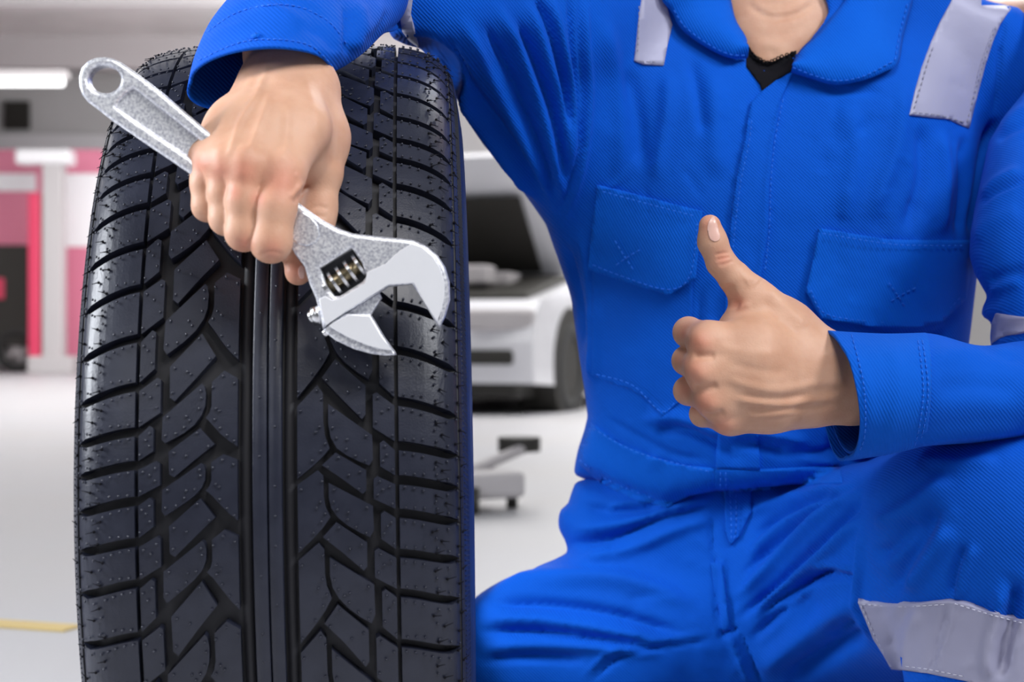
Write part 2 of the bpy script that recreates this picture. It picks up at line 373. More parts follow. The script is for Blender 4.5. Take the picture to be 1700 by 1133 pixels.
# lift column with a red back post
lx, ly = -6.38, 24.0
r = empty('car_lift', (lx, ly, 0), 'grey lift column with a red strip standing in the left background', 'car lift')
bm = bmesh.new(); box(bm, (lx+0.02, ly, 1.45), (0.27, 0.3, 2.9), bev=0.02); bobj('column', bm, GREY, r)
bm = bmesh.new(); box(bm, (lx-0.23, ly, 1.25), (0.17, 0.26, 2.5), bev=0.02); bobj('red_guard', bm, RED, r)
bm = bmesh.new(); box(bm, (lx+0.02, ly, 0.12), (0.6, 0.6, 0.24), bev=0.02); bobj('base_plate', bm, GREY, r)
bm = bmesh.new(); box(bm, (lx-0.1, ly, 3.0), (0.75, 0.4, 0.2), bev=0.03); bobj('top_bracket', bm, WINW, r)
def wheel(p, rad, wd, ax, parent, rimm):
    ax = Vector(ax).normalized(); p = Vector(p)
    bm = bmesh.new(); prof = [(rad*0.62, -wd/2), (rad*0.93, -wd/2), (rad, -wd*0.3), (rad, wd*0.3), (rad*0.93, wd/2), (rad*0.62, wd/2)]
    q = ax.to_track_quat('Z', 'Y').to_matrix(); N = 32
    vs = [[bm.verts.new(p+q @ Vector((a*math.cos(2*math.pi*i/N), a*math.sin(2*math.pi*i/N), b))) for a, b in prof] for i in range(N)]
    for i in range(N):
        for j in range(len(prof)): bm.faces.new((vs[i][j], vs[(i+1) % N][j], vs[(i+1) % N][(j+1) % len(prof)], vs[i][(j+1) % len(prof)]))
    t = bobj('wheel', bm, BLACKR, parent, True)
    bm = bmesh.new(); cyl(bm, p-ax*wd*0.2, p+ax*wd*0.25, rad*0.15)
    for k in range(5):
        d = q @ Vector((math.cos(k*1.2566), math.sin(k*1.2566), 0)); cyl(bm, p+ax*wd*0.2+d*rad*0.1, p+ax*wd*0.2+d*rad*0.62, rad*0.09, rad*0.07, 8)
    cyl(bm, p-ax*wd*0.3, p-ax*wd*0.1, rad*0.62)
    bobj('rim', bm, rimm, t, True)
def extrude_profile(bm, prof, y0, y1, M, taper=None):
    """side profile (x,z) pulled across the width; taper(z) narrows it"""
    a = []; 
    for y in (y0, y1): a.append([bm.verts.new(M @ Vector((x, y*(taper(z) if taper else 1), z))) for x, z in prof])
    n = len(prof)
    for i in range(n): bm.faces.new((a[0][i], a[0][(i+1) % n], a[1][(i+1) % n], a[1][i]))
    bm.faces.new(a[0]); bm.faces.new(a[1][::-1])
def arch(cx, r, z0=0.2, n=9): return [(cx+r*math.cos(t), 0.31+r*math.sin(t)) for t in np.linspace(math.pi+0.3, -0.3, n)]
# white sedan: x runs from the nose to the tail
def white_car():
    loc = Vector((-0.469, 11.0, 0)); a = math.radians(72)
    M = Matrix.Translation(loc) @ Matrix.Rotation(a, 4, 'Z') @ Matrix.Translation((0.35, 0, 0)) @ Matrix.Diagonal((0.88, 0.88, 0.88, 1))
    r = empty('white_car', loc, 'white saloon car with its bonnet propped open behind the mechanic', 'car')
    tp = lambda z: 1.0 if z < 0.75 else 1-0.35*(z-0.75)
    body = [(-0.9, 0.22), (-0.93, 0.5), (-0.86, 0.70), (-0.70, 0.80), (0.45, 0.98), (2.9, 1.0), (3.55, 1.02), (3.65, 0.6), (3.6, 0.25)]+arch(2.75, 0.37)[::-1]+arch(0.0, 0.39)[::-1]
    bm = bmesh.new(); extrude_profile(bm, body, -0.88, 0.88, M, tp); bmesh.ops.bevel(bm, geom=[e for e in bm.edges if len(e.link_faces) == 2 and e.calc_face_angle(0) > 0.9], offset=0.06, segments=3, affect='EDGES', profile=0.5); bobj('car_body', bm, CARW, r)
    cab = [(0.42, 0.96), (1.15, 1.38), (1.5, 1.43), (2.4, 1.42), (3.1, 1.0)]
    bm = bmesh.new(); extrude_profile(bm, cab, -0.80, 0.80, M, lambda z: 1-0.4*(z-0.96)); cb = bobj('cabin', bm, CARW, r)
    bm = bmesh.new(); extrude_profile(bm, [(0.5, 1.0), (1.12, 1.355), (1.2, 1.355), (0.6, 1.0)], -0.68, 0.68, M @ Matrix.Translation((-0.05, 0, 0.02)), lambda z: 1-0.4*(z-0.96)); bobj('windscreen', bm, GLASSD, r)
    for s in (-1, 1):
        bm = bmesh.new(); extrude_profile(bm, [(0.72, 1.02), (1.22, 1.34), (1.75, 1.36), (1.75, 1.02)], s*0.79, s*0.82, M, lambda z: 1-0.4*(z-0.96)); bobj('side_window', bm, GLASSD, r)
        bm = bmesh.new(); extrude_profile(bm, [(1.83, 1.02), (1.83, 1.36), (2.35, 1.35), (2.85, 1.04)], s*0.79, s*0.82, M, lambda z: 1-0.4*(z-0.96)); bobj('side_window', bm, GLASSD, r)
        bm = bmesh.new(); box(bm, M @ Vector((-0.80, s*0.62, 0.66)), (0.26, 0.42, 0.13), Matrix.Rotation(a-s*0.25, 3, 'Z'), 0.03); bobj('headlight', bm, GREY, r)
        bm = bmesh.new(); box(bm, M @ Vector((0.75, s*0.98, 0.98)), (0.12, 0.2, 0.13), Matrix.Rotation(a, 3, 'Z'), 0.03); bobj('side_mirror', bm, CARW, r)
        for x in (0.0, 2.75): wheel(M @ Vector((x, s*0.78, 0.31)), 0.31, 0.2, (M.to_3x3() @ Vector((0, s, 0))), r, GREY)
        for x in (0.0, 2.75):
            bm = bmesh.new(); cyl(bm, M @ Vector((x, s*0.60, 0.33)), M @ Vector((x, s*0.885, 0.33)), 0.375, n=28); bobj('wheel_well', bm, DARK, r)
    bm = bmesh.new(); box(bm, M @ Vector((-0.92, 0, 0.40)), (0.06, 1.3, 0.09), Matrix.Rotation(a, 3, 'Z'), 0.02); bobj('bumper_slot', bm, DARK, r)
    bm = bmesh.new(); box(bm, M @ Vector((-0.86, 0, 0.62)), (0.1, 0.7, 0.1), Matrix.Rotation(a, 3, 'Z'), 0.02); bobj('grille', bm, DARK, r)
    bm = bmesh.new(); box(bm, M @ Vector((-0.15, 0, 0.86)), (0.95, 1.35, 0.12), Matrix.Rotation(a, 3, 'Z') @ Matrix.Rotation(-0.17, 3, 'Y'), 0.02); eng = bobj('engine_bay', bm, DARK, r)
    bm = bmesh.new()
    for k, (x, y, s) in enumerate([(-0.2, 0.2, 0.3), (0.0, -0.35, 0.24), (0.2, 0.45, 0.2), (-0.35, -0.3, 0.2)]): box(bm, M @ Vector((x, y, 0.93+0.02*k)), (s, s*0.8, 0.12), Matrix.Rotation(a, 3, 'Z'), 0.02)
    bobj('engine_cover', bm, PINK if False else GREY, eng)
    bm = bmesh.new(); extrude_profile(bm, [(0.42, 1.0), (-0.45, 1.83), (-0.42, 1.86), (0.48, 1.02)], -0.72, 0.72, M); ob = bobj('open_bonnet', bm, CARW, r)
    bm = bmesh.new(); extrude_profile(bm, [(0.36, 1.03), (-0.20, 1.56), (-0.24, 1.56), (0.32, 1.03)], -0.56, 0.56, M); bobj('bonnet_liner', bm, DARK, ob)
    bm = bmesh.new(); cyl(bm, M @ Vector((-0.6, 0.6, 0.8)), M @ Vector((-0.35, 0.6, 1.7)), 0.012); bobj('bonnet_prop', bm, GREY, r)
    bm = bmesh.new(); box(bm, M @ Vector((1.35, 0, 0.2)), (3.9, 1.3, 0.16), Matrix.Rotation(a, 3, 'Z'), 0.03); bobj('underbody', bm, DARK, r)
white_car()
def van():
    x0, y0 = -7.2, 25.6; r = empty('red_van', (x0, y0, 0), 'red van, its colour paled for haze, with bright windows parked behind the lift column', 'van')
    M = Matrix.Translation((x0, y0, 0))
    prof = [(-2.6, 0.35), (-2.6, 2.6), (-2.2, 3.2), (1.3, 3.2), (2.0, 2.2), (2.2, 1.6), (2.5, 1.4), (2.55, 0.4)]+arch(1.6, 0.42)[::-1]+arch(0.11, 0.42)[::-1]
    bm = bmesh.new(); extrude_profile(bm, prof, -0.85, 0.85, M); bobj('van_body', bm, PINK, r)
    for pr in ([(-2.0, 2.60), (-2.0, 2.85), (0.38, 2.85), (0.38, 2.60)], [(0.8, 1.8), (0.8, 2.85), (1.4, 2.85), (1.9, 1.8)]):
        bm = bmesh.new(); extrude_profile(bm, pr, -0.88, -0.84, M); bobj('side_window', bm, WINW, r)
    bm = bmesh.new(); box(bm, (x0-0.2, y0-0.87, 1.1), (1.35, 0.05, 1.45), bev=0.02); bobj('dark_cladding', bm, DARK, r)
    bm = bmesh.new(); box(bm, (x0-0.12, y0-0.91, 1.2), (0.12, 0.04, 0.3), bev=0.01); bobj('tail_lamp', bm, RED, r)
    for x in (0.11, 1.6): wheel((x0+x, y0-0.8, 0.32), 0.33, 0.22, (0, -1, 0), r, GREY)
van()
bm = bmesh.new()
r = empty('trolley_jack', (-0.03, 4.6, 0), 'low grey trolley jack on the floor between tyre and mechanic', 'jack')
box(bm, (-0.15, 4.6, 0.07), (0.3, 0.24, 0.07), Matrix.Rotation(0.5, 3, 'Z'), 0.015); bobj('jack_frame', bm, GREY, r)
bm = bmesh.new(); cyl(bm, (-0.12, 4.6, 0.1), (0.06, 4.85, 0.16), 0.015); bobj('lift_arm', bm, GREY, r)
bm = bmesh.new(); cyl(bm, (0.02, 4.85, 0.14), (0.02, 4.85, 0.18), 0.06); bobj('saddle', bm, DARK, r)
for dx, dy in ((-0.28, 0.05), (-0.1, -0.12), (-0.2, 0.2), (0.0, 0.06)):
    bm = bmesh.new(); cyl(bm, (dx-0.015, 4.6+dy, 0.035), (dx+0.015, 4.6+dy, 0.035), 0.035); bobj('caster', bm, DARK, r)

# ------------------------------------------------------------ the tyre
TP = dict(x=-0.1614, y=1.357, z=0.340, yaw=0.0502, roll=-0.0147)
TM = Matrix.Translation((TP['x'], TP['y'], TP['z'])) @ Matrix.Rotation(TP['yaw'], 4, 'Z') @ Matrix.Rotation(TP['roll'], 4, 'Y')
PU = np.array([0, 20, 40, 60, 77, 86, 93, 99, 104, 108.5, 112, 114.6, 116.5, 119, 121.5, 123, 123.5, 122.5, 120, 115, 108, 101, 98.0]); PD = np.array([0, .2, .8, 1.7, 3, 4.3, 5.9, 7.9, 10.3, 13.4, 17, 21.5, 27, 37, 49, 60, 72, 84, 96, 110, 122, 130, 135.0])
PW = np.concatenate([[0], np.cumsum(np.hypot(np.diff(PU), np.diff(PD)))])
_wf = np.linspace(0, PW[-1], 400); _uf = np.interp(_wf, PW, PU); _df = np.interp(_wf, PW, PD)
ker = np.ones(9)/9
def _sm(a): 
    p = np.concatenate([2*a[0]-a[4:0:-1], a, 2*a[-1]-a[-2:-6:-1]]); return np.convolve(p, ker, 'valid')
_df = _sm(_df); _uf = _sm(_uf); _tu = np.gradient(_uf, _wf); _td = np.gradient(_df, _wf)
def tp_(wv, th, h=0.0):
    """tyre surface: wv lateral arc mm, th angle up from the front, h mm above the tread surface"""
    wv = np.asarray(wv, float); a = np.abs(wv); sg = np.where(wv < 0, -1.0, 1.0)
    u = np.interp(a, _wf, _uf); d = np.interp(a, _wf, _df); tu = np.interp(a, _wf, _tu); td = np.interp(a, _wf, _td); L = np.hypot(tu, td)
    u2 = sg*(u+td/L*h); rr = (340-d)+tu/L*h
    return np.stack(np.broadcast_arrays(u2/1000, -rr/1000*np.cos(th), rr/1000*np.sin(th)), -1)
TMn = np.array(TM)
def tw(wv, th, h=0.0): return tp_(wv, th, h) @ TMn[:3, :3].T+TMn[:3, 3]
tyre = empty('tyre', (TP['x'], TP['y'], 0), 'upright black car tyre facing the viewer under the mechanic\'s forearm', 'tyre')
# carcass
wo = np.concatenate([np.linspace(-PW[-1], -126, 22), np.linspace(-124, 124, 90), np.linspace(126, PW[-1], 22)])
ho = np.where(np.abs(wo) < 114, -8.0, np.where(np.abs(wo) < 122, -8+8*(np.abs(wo)-114)/8, 0)); 
ho = ho+np.where(np.abs(np.abs(wo)-124.5) < 1.0, 0.5, 0)+np.where(np.abs(np.abs(wo)-140) < 1.5, .6, 0)
wi = wo[::-1]; hi_ = np.where(np.abs(wi) < 120, -15.0, -9.0)
NT = 300; ths = np.linspace(0, 2*math.pi, NT, endpoint=False)
WW = np.concatenate([wo, wi]); HH = np.concatenate([ho, hi_]); V = np.concatenate([tw(WW, t, HH) for t in ths]); k = len(WW)
i0 = np.arange(NT)[:, None]; j0 = np.arange(k)[None]
Q = np.stack([(i0*k+j0), (i0*k+(j0+1) % k), (((i0+1) % NT)*k+(j0+1) % k), (((i0+1) % NT)*k+j0)], -1).reshape(-1, 4)
if (vnormals(V, Q)[:k]*(V[:k]-V[:k].mean(0))).sum() < 0: Q = Q[:, ::-1]
fobj('carcass', V, Q, RUBBER_D, tyre)
SW = np.concatenate([np.linspace(121.5, PW[-1]-4, 40)])
for sg in (-1, 1):   # smoother outer sidewall skin with moulded rings
    hh = 0.4+0.5*(np.abs(SW-126) < 1.2)+0.6*(np.abs(SW-139) < 1.6)+0.4*(np.abs(SW-165) < 2)
    hh[0] = 0.05; hh[-1] = -0.3
    V = np.concatenate([tw(sg*SW, t, hh) for t in ths]); k = len(SW)
    j0 = np.arange(k-1)[None]; Q = np.stack([(i0*k+j0), (i0*k+j0+1), (((i0+1) % NT)*k+j0+1), (((i0+1) % NT)*k+j0)], -1).reshape(-1, 4)
    if sg > 0: Q = Q[:, ::-1]
    fobj('sidewall', V, Q, RUBBER, tyre)
# pitch tables measured along the two fine circumferential grooves
YL = {-10: 80, -9: 94, -8: 115, -7: 143, -6: 178, -5: 213, -4: 247, -3: 289, -2: 340, -1: 406, 0: 477, 1: 561, 2: 642, 3: 717, 4: 773, 5: 833, 6: 902, 7: 971, 8: 1058, 9: 1148}
YR = {-10: 85, -9: 101, -8: 124, -7: 155, -6: 194, -5: 231, -4: 264, -3: 308, -2: 363, -1: 436, 0: 506, 1: 581, 2: 666, 3: 740, 4: 797, 5: 853, 6: 920, 7: 986, 8: 1070, 9: 1158}
def table(Y, wl):
    th = np.linspace(-1.2, 1.45, 1500); p = tw(np.full_like(th, wl), th); y = CY-F*(p[:, 2]-H)/p[:, 1]; kk = np.argmin(y); y = y[:kk+1]; th = th[:kk+1]
    return {s: float(np.interp(v, y[::-1], th[::-1])) for s, v in Y.items() if v > y.min()+6}
NP = None; TAB = {}
for sg, Y in ((-1, YL), (1, YR)):
    T = table(Y, 77*sg); ks = sorted(T); mean = (T[ks[0]]-T[ks[-1]])/(ks[-1]-ks[0])
    if NP is None: NP = int(round(2*math.pi/mean/2)*2)
    rest = (2*math.pi-(T[ks[0]]-T[ks[-1]]))/(NP-(ks[-1]-ks[0]))
    for j in range(ks[0]-1, ks[-1]-NP-1, -1): T[j] = T[j+1]+rest
    TAB[sg] = T
def th_of(sg, s):
    T = TAB[sg]; n = NP; o = 0; hi = 9
    while s > hi: s -= n; o -= 2*math.pi
    while s < hi-n: s += n; o += 2*math.pi
    a = math.floor(s); f = s-a; return (T[a]*(1-f)+T[min(a+1, hi)]*f)+o if a < hi else T[hi]+o
NUB = []
def tread_block(sg, pl, fine, nub=True):
    """pl: list of (w mm, s, dv mm). Returns bmesh in world space"""
    q = [(sg*a, th_of(sg, s)*340+dv) for a, s, dv in pl]
    ar = sum(q[i][0]*q[(i+1) % len(q)][1]-q[(i+1) % len(q)][0]*q[i][1] for i in range(len(q)))
    if ar < 0: q = q[::-1]
    bm = bmesh.new(); f = bm.faces.new([bm.verts.new((a, b, 7.1)) for a, b in q]); be = f.edges[:]
    bmesh.ops.inset_region(bm, faces=[f], thickness=0.75, depth=0.9, use_even_offset=True)
    be = [e for e in bm.edges if len(e.link_faces) == 1]
    r = bmesh.ops.extrude_edge_only(bm, edges=be); 
    for v in r['geom']:
        if isinstance(v, bmesh.types.BMVert): v.co.z = -1.0
    bmesh.ops.triangulate(bm, faces=bm.faces[:])
    xs = [a for a, b in q]; ys = [b for a, b in q]
    stepw = 4.5 if max(abs(min(xs)), abs(max(xs))) > 90 else 15
    if fine:
        for x in np.arange(math.ceil(min(xs)/stepw)*stepw, max(xs), stepw): bmesh.ops.bisect_plane(bm, geom=bm.verts[:]+bm.edges[:]+bm.faces[:], plane_co=(x, 0, 0), plane_no=(1, 0, 0), dist=1e-4)
        for y in np.arange(math.ceil(min(ys)/9)*9, max(ys), 9): bmesh.ops.bisect_plane(bm, geom=bm.verts[:]+bm.edges[:]+bm.faces[:], plane_co=(0, y, 0), plane_no=(0, 1, 0), dist=1e-4)
        if nub:
            cx = sum(xs)/len(xs); cy = sum(ys)/len(ys); NUB.append((cx, cy))
            last = None
            for a, b in q:
                d = math.hypot(a-cx, b-cy); 
                if d < 6: continue
                t = (a+(cx-a)*3.6/d, b+(cy-b)*3.6/d)
                if last is None or math.hypot(t[0]-last[0], t[1]-last[1]) > 5: NUB.append(t); last = t
    co = np.array([v.co for v in bm.verts]); c = tw(co[:, 0], co[:, 1]/340, co[:, 2]-8)
    for v, p in zip(bm.verts, c): v.co = p
    return bm
def curve_ds(w_): return float(np.interp(w_, [78, 84, 92, 100, 108, 114, 121], [0, .03, .09, .17, .245, .285, .29]))
def shoulder(k):
    e = 2.7; ws = [78.3, 84, 90, 96, 102, 107, 112, 116, 120.5]
    gap = lambda q: e*(1 if q < 112 else 1-(q-112)/9.5)+0.2
    top = [(q, k+curve_ds(q), -gap(q)) for q in ws]; bot = [(q, k+1+curve_ds(q), gap(q)) for q in ws]
    return top+bot[::-1]
def second(k):
    wide = k % 2 == 0; u = 63.0 if wide else 67.0; ds = -0.30 if wide else -0.26; e = 2.7
    return [(75.8, k, -e), (u+2.2, k+ds*0.9, -e-.4), (u, k+ds, -e-2.6), (u, k+1+ds, e+0.2), (75.8, k+1, e)]
CL = [(25.3, 1.72, 0), (17.2, 1.88, 0), (17.2, 3.50, 0), (22, 3.34, 0), (27, 3.13, 0), (32, 2.89, 0), (35.9, 2.73, 0), (33.8, 2.62, 0), (32.6, 2.46, 0), (32.6, 1.95, 0)]
AL = [(37, 2.02, 0), (38.5, 1.97, 0), (61.5, 2.70, 0), (62, 3.26, 0), (60, 3.36, 0), (55, 3.24, 0), (49, 3.08, 0), (43, 2.89, 0), (38.5, 2.67, 0), (36.4, 2.46, 0), (36, 2.2, 0)]
BL = [(39.2, 2.95, 0), (30.6, 3.42, 0), (42, 3.86, 0), (54.5, 4.35, 0), (57.5, 4.27, 0), (57.8, 3.62, 0)]
CR = [(18.1, 2.10, 0), (30, 1.68, 0), (33.3, 1.84, 0), (33.5, 2.45, 0), (34.4, 2.75, 0), (37.2, 3.05, 0), (33, 3.3, 0), (26.7, 3.58, 0), (18.1, 3.92, 0)]
AR = [(36.4, 2.05, 0), (38, 2.1, 0), (62.4, 2.76, 0), (62.8, 3.4, 0), (60.5, 3.57, 0), (54, 3.44, 0), (47, 3.26, 0), (41.5, 3.06, 0), (37.8, 2.8, 0), (36.4, 2.5, 0)]
BR = [(40.6, 3.18, 0), (32.6, 3.54, 0), (44, 3.93, 0), (56.4, 4.40, 0), (58.6, 4.3, 0), (58.6, 3.70, 0)]
farv = bmesh.new(); tmp = bpy.data.meshes.new('t')
for k in range(9-NP, 9):
    pcs = []
    for sg in (-1, 1):
        pcs += [(sg, shoulder(k), 1), (sg, second(k), 1)]
        if k % 2 == 0:
            for pl in ((CL, AL, BL) if sg < 0 else (CR, AR, BR)): pcs.append((sg, [(a, s-2+k, d) for a, s, d in pl], 0))
    for sg, pl, _ in pcs:
        tc = th_of(sg, sum(q[1] for q in pl)/len(pl)); vis = -0.62 < tc < 1.62
        bm = tread_block(sg, pl, vis)
        if vis: bobj('tread_block', bm, RUBBER, tyre)
        else: bm.to_mesh(tmp); bm.free(); farv.from_mesh(tmp)
tag(bobj('rear_tread_block', farv, RUBBER, tyre), kind='stuff')
for a, b in ((-8.4, 0.2), (0.9, 9.0)):   # the two halves of the centre rib
    ws = np.array([a, a, a+.7, (a+b)/2, b-.7, b, b]); hs = np.array([-9, -.7, 0, 0, 0, -.7, -9.0]); k = len(ws)
    V = np.concatenate([tw(ws, t, hs) for t in ths]); j0 = np.arange(k-1)[None]
    Q = np.stack([(i0*k+j0), (i0*k+j0+1), (((i0+1) % NT)*k+j0+1), (((i0+1) % NT)*k+j0)], -1).reshape(-1, 4)[:, ::-1]
    bm = bmesh.new(); me = mesh_np('t', V, Q); bm.from_mesh(me); bobj('centre_rib', bm, RUBBER, tyre)
for a, b, h in ((-15.5, -9.5, -5.5), (10.5, 16, -5.5)):   # low ledges in the wide grooves
    ws = np.array([a, a, b, b]); hs = np.array([-9, h, h, -9.0]); k = 4
    V = np.concatenate([tw(ws, t, hs) for t in ths]); j0 = np.arange(k-1)[None]
    Q = np.stack([(i0*k+j0), (i0*k+j0+1), (((i0+1) % NT)*k+j0+1), (((i0+1) % NT)*k+j0)], -1).reshape(-1, 4)[:, ::-1]
    bm = bmesh.new(); bm.from_mesh(mesh_np('t', V, Q)); bobj('groove_ledge', bm, RUBBER_D, tyre)
for th in np.arange(-0.5, 1.5, 0.052):
    NUB.append((5 if int(th*100) % 2 else -4, th*340))
bm = bmesh.new()
for a, b in NUB:
    if not -0.55*340 < b < 1.6*340: continue
    c = tw(a, b/340, 0.15); n = tw(a, b/340, 1.0)-tw(a, b/340, 0)
    M = Matrix.Translation(c) @ Vector(n).to_track_quat('Z', 'Y').to_matrix().to_4x4() @ Matrix.Diagonal((1, 1, 0.75, 1))
    bmesh.ops.create_icosphere(bm, subdivisions=1, radius=0.00095, matrix=M)
tag(bobj('vent_nub', bm, RUBBER, tyre, True), kind='stuff')
bm = bmesh.new()
for sg in (-1, 1):
    for k in range(-11, 9):
        for f, w0 in ((0.3, 100), (0.55, 106), (0.85, 100), (0.12, 117), (0.4, 122), (0.75, 118)):
            th = th_of(sg, k+f+.2); w1 = w0+random.uniform(-2, 2); L = random.uniform(3.2, 5.5)
            a = tw(sg*w1, th, 0.1); b = tw(sg*(w1+L), th+random.uniform(-.006, .006), random.uniform(1.0, 2.6))
            c = Vector(a)
            bmesh.ops.create_icosphere(bm, subdivisions=1, radius=0.0010, matrix=Matrix.Translation(c)); cyl(bm, a, b, 0.00042, 0.0002, 5)
tag(bobj('rubber_whisker', bm, LACE, tyre, True), kind='stuff')
bm = bmesh.new()
for sg in (-1, 1):
    for i in range(620):
        th = i/620*2*math.pi+0.0
        if not -0.7 < (th if th < math.pi else th-2*math.pi) < 1.8: continue
        a = tw(sg*127.6, th, 0.5); b = tw(sg*138, th-0.006, 0.5); cyl(bm, a, b, 0.00062, n=4)
tag(bobj('sidewall_rib', bm, RUBBER, tyre), kind='stuff')

# ------------------------------------------------------------ the adjustable wrench
WD = 1.018
wrench = empty('adjustable_wrench', P(430, 330, WD), 'chrome adjustable wrench gripped in the hand resting on the tyre', 'wrench')
def plate(name, outs, d, th, m, bev=0.0, parent=wrench, smooth=False, curve=True):
    """outlines in the plane of the wrench; the first is the edge, the others are holes"""
    cu = bpy.data.curves.new(name, 'CURVE'); cu.dimensions = '2D'; cu.fill_mode = 'BOTH'; cu.extrude = max(th/2-bev, 0.0001); cu.bevel_depth = bev; cu.bevel_resolution = 3
    cu.offset = -bev
    for pl in outs:
        sp = cu.splines.new('POLY'); sp.points.add(len(pl)-1); sp.use_cyclic_u = True
        for i, (x, y) in enumerate(pl): sp.points[i].co = ((x-CX)*d/F, -(y-CY)*d/F, 0, 1)
    o = bpy.data.objects.new('t', cu); C.objects.link(o); me = bpy.data.meshes.new_from_object(o); bpy.data.objects.remove(o)
    me.transform(Matrix.Translation((0, d, H)) @ Matrix.Rotation(math.pi/2, 4, 'X')); me.name = name
    o = link(name, me, m, parent)
    return o
def ell(cx, cy, a, b, rot, n=40): return [(cx+a*math.cos(t)*math.cos(rot)-b*math.sin(t)*math.sin(rot), cy+a*math.cos(t)*math.sin(rot)+b*math.sin(t)*math.cos(rot)) for t in np.linspace(0, 2*math.pi, n, endpoint=False)]
ringo = [(166, 184), (150, 172), (140, 160), (135, 145), (134.5, 130), (139, 115), (149, 104), (163, 98), (177, 97), (191, 99.5), (203, 105)]
up = [(230, 123.5), (269, 153), (312, 190), (342, 215), (420, 278), (501, 341)]
lo = [(483.5, 409), (420, 366), (317, 290), (285, 268), (232, 232), (190, 203)]
head_up = [(534, 364.6), (564, 381), (588.5, 389), (633, 394), (670, 397.5), (687, 400), (707, 409), (727, 425), (739, 443.7), (746, 468), (747, 498), (740, 523), (730.6, 545)]
head_in = [(723, 535), (707, 508), (685, 473), (646.5, 476), (576, 520), (559, 531), (551, 535), (538, 548), (536, 540), (531.7, 518), (525.5, 495.5), (515.6, 473), (507, 444), (492, 424)]
hole = ell(177, 134, 27, 22.5, 0.1)
slot_in = [(218, 152), (226, 150), (300, 207), (335, 236), (420, 302), (462, 334), (455, 366), (420, 340), (310, 257), (230, 203), (196, 180), (202, 168)]
slot2 = [(505, 352), (520, 362), (531, 376), (534, 393), (527, 405), (512, 411), (497, 407), (486, 398), (490, 375), (498, 356)]
win = [(533, 446), (585, 414), (590, 420), (602, 438), (609.5, 459), (603, 468), (566, 492), (557, 492), (545, 476)]
plate('handle_and_fixed_jaw', [ringo+up+head_up+head_in+lo, hole, slot_in, win], WD, 0.0145, CHROME, 0.0028)
plate('handle_panel', [[(205, 145), (232, 140), (470, 325), (470, 392), (420, 350), (225, 212), (188, 186)]], WD, 0.0065, CHROME, 0)
plate('raised_grip_end', [slot2], WD-0.0001, 0.0162, CHROME, 0.0012)
face = [(609.5, 452), (640, 438), (664, 416), (684, 405), (700, 410), (718, 425), (731, 445), (738, 470), (738, 492), (733, 515), (726, 534), (706, 505), (687, 470), (645, 473), (574, 518), (552, 533), (541, 541), (537, 530), (533, 512), (530, 497), (540, 492), (552, 499), (566, 495), (606, 470)]
plate('polished_jaw_face', [face], WD-0.0074, 0.0016, POLISH, 0.0004)
jaw = [(538, 549), (552, 536), (576, 521), (615.7, 522.7), (638, 560), (656, 585), (657.7, 590), (640, 591), (618, 588), (588.5, 580), (559, 566)]
plate('movable_jaw', [jaw], WD+0.0005, 0.0135, CHROME, 0.0012)
plate('jaw_rib', [[(576, 521), (630, 487), (634, 495), (616, 524)]], WD+0.002, 0.008, CHROME, 0.001)
plate('polished_jaw_face', [[(545, 541), (554, 536), (578, 523), (614, 525), (634, 560), (652, 582), (632, 580), (613, 575), (579, 561)]], WD-0.0069, 0.0014, POLISH, 0.0004)
plate('window_floor', [[(528, 440), (588, 405), (616, 462), (560, 498)]], WD+0.0063, 0.001, STEEL_D)
ax0 = np.array([540.0, 480]); ax1 = np.array([601.0, 437.0])
wmx = plate; bm = bmesh.new(); cyl(bm, P(*ax0, WD+0.001), P(*ax1, WD+0.001), 0.0045, n=24); worm = bobj('worm_screw', bm, BRASS, wrench, True)
for t in (0.03, 0.25, 0.47, 0.69, 0.92):
    a = ax0+(ax1-ax0)*(t-0.035); b = ax0+(ax1-ax0)*(t+0.035); bm = bmesh.new(); cyl(bm, P(*a, WD-0.0002), P(*b, WD-0.0002), 0.0074, n=40)
    for q in range(40):
        th = q*2*math.pi/40
    bobj('knurled_ridge', bm, STEEL, worm)
bm = bmesh.new(); cyl(bm, P(534, 522, WD), P(519, 526, WD), 0.0056, n=24); cyl(bm, P(519, 526, WD), P(512, 528, WD), 0.0044, 0.003, n=24); bobj('screw_pin', bm, STEEL, wrench, True)
bm = bmesh.new(); cyl(bm, P(545, 549, WD), P(538, 556, WD), 0.0024, n=16); bobj('pin_tip', bm, STEEL, wrench, True)

# ------------------------------------------------------------ the mechanic: body
def pk(q): return np.array(P(q[0], q[1], q[2]))
def chain(fd, pts, k=0.005, side=None, flat=1.0):
    for a, b in zip(pts[:-1], pts[1:]): fd.cone(pk(a), pk(b), a[3]/1000, b[3]/1000, k, side, flat)
def merge(fa, fb, k):
    A, B = fa.F, fb.F; h = np.maximum(k-np.abs(A-B), 0)/k; fa.F = np.minimum(A, B)-h*h*k/4
parts = []; flush_c = []
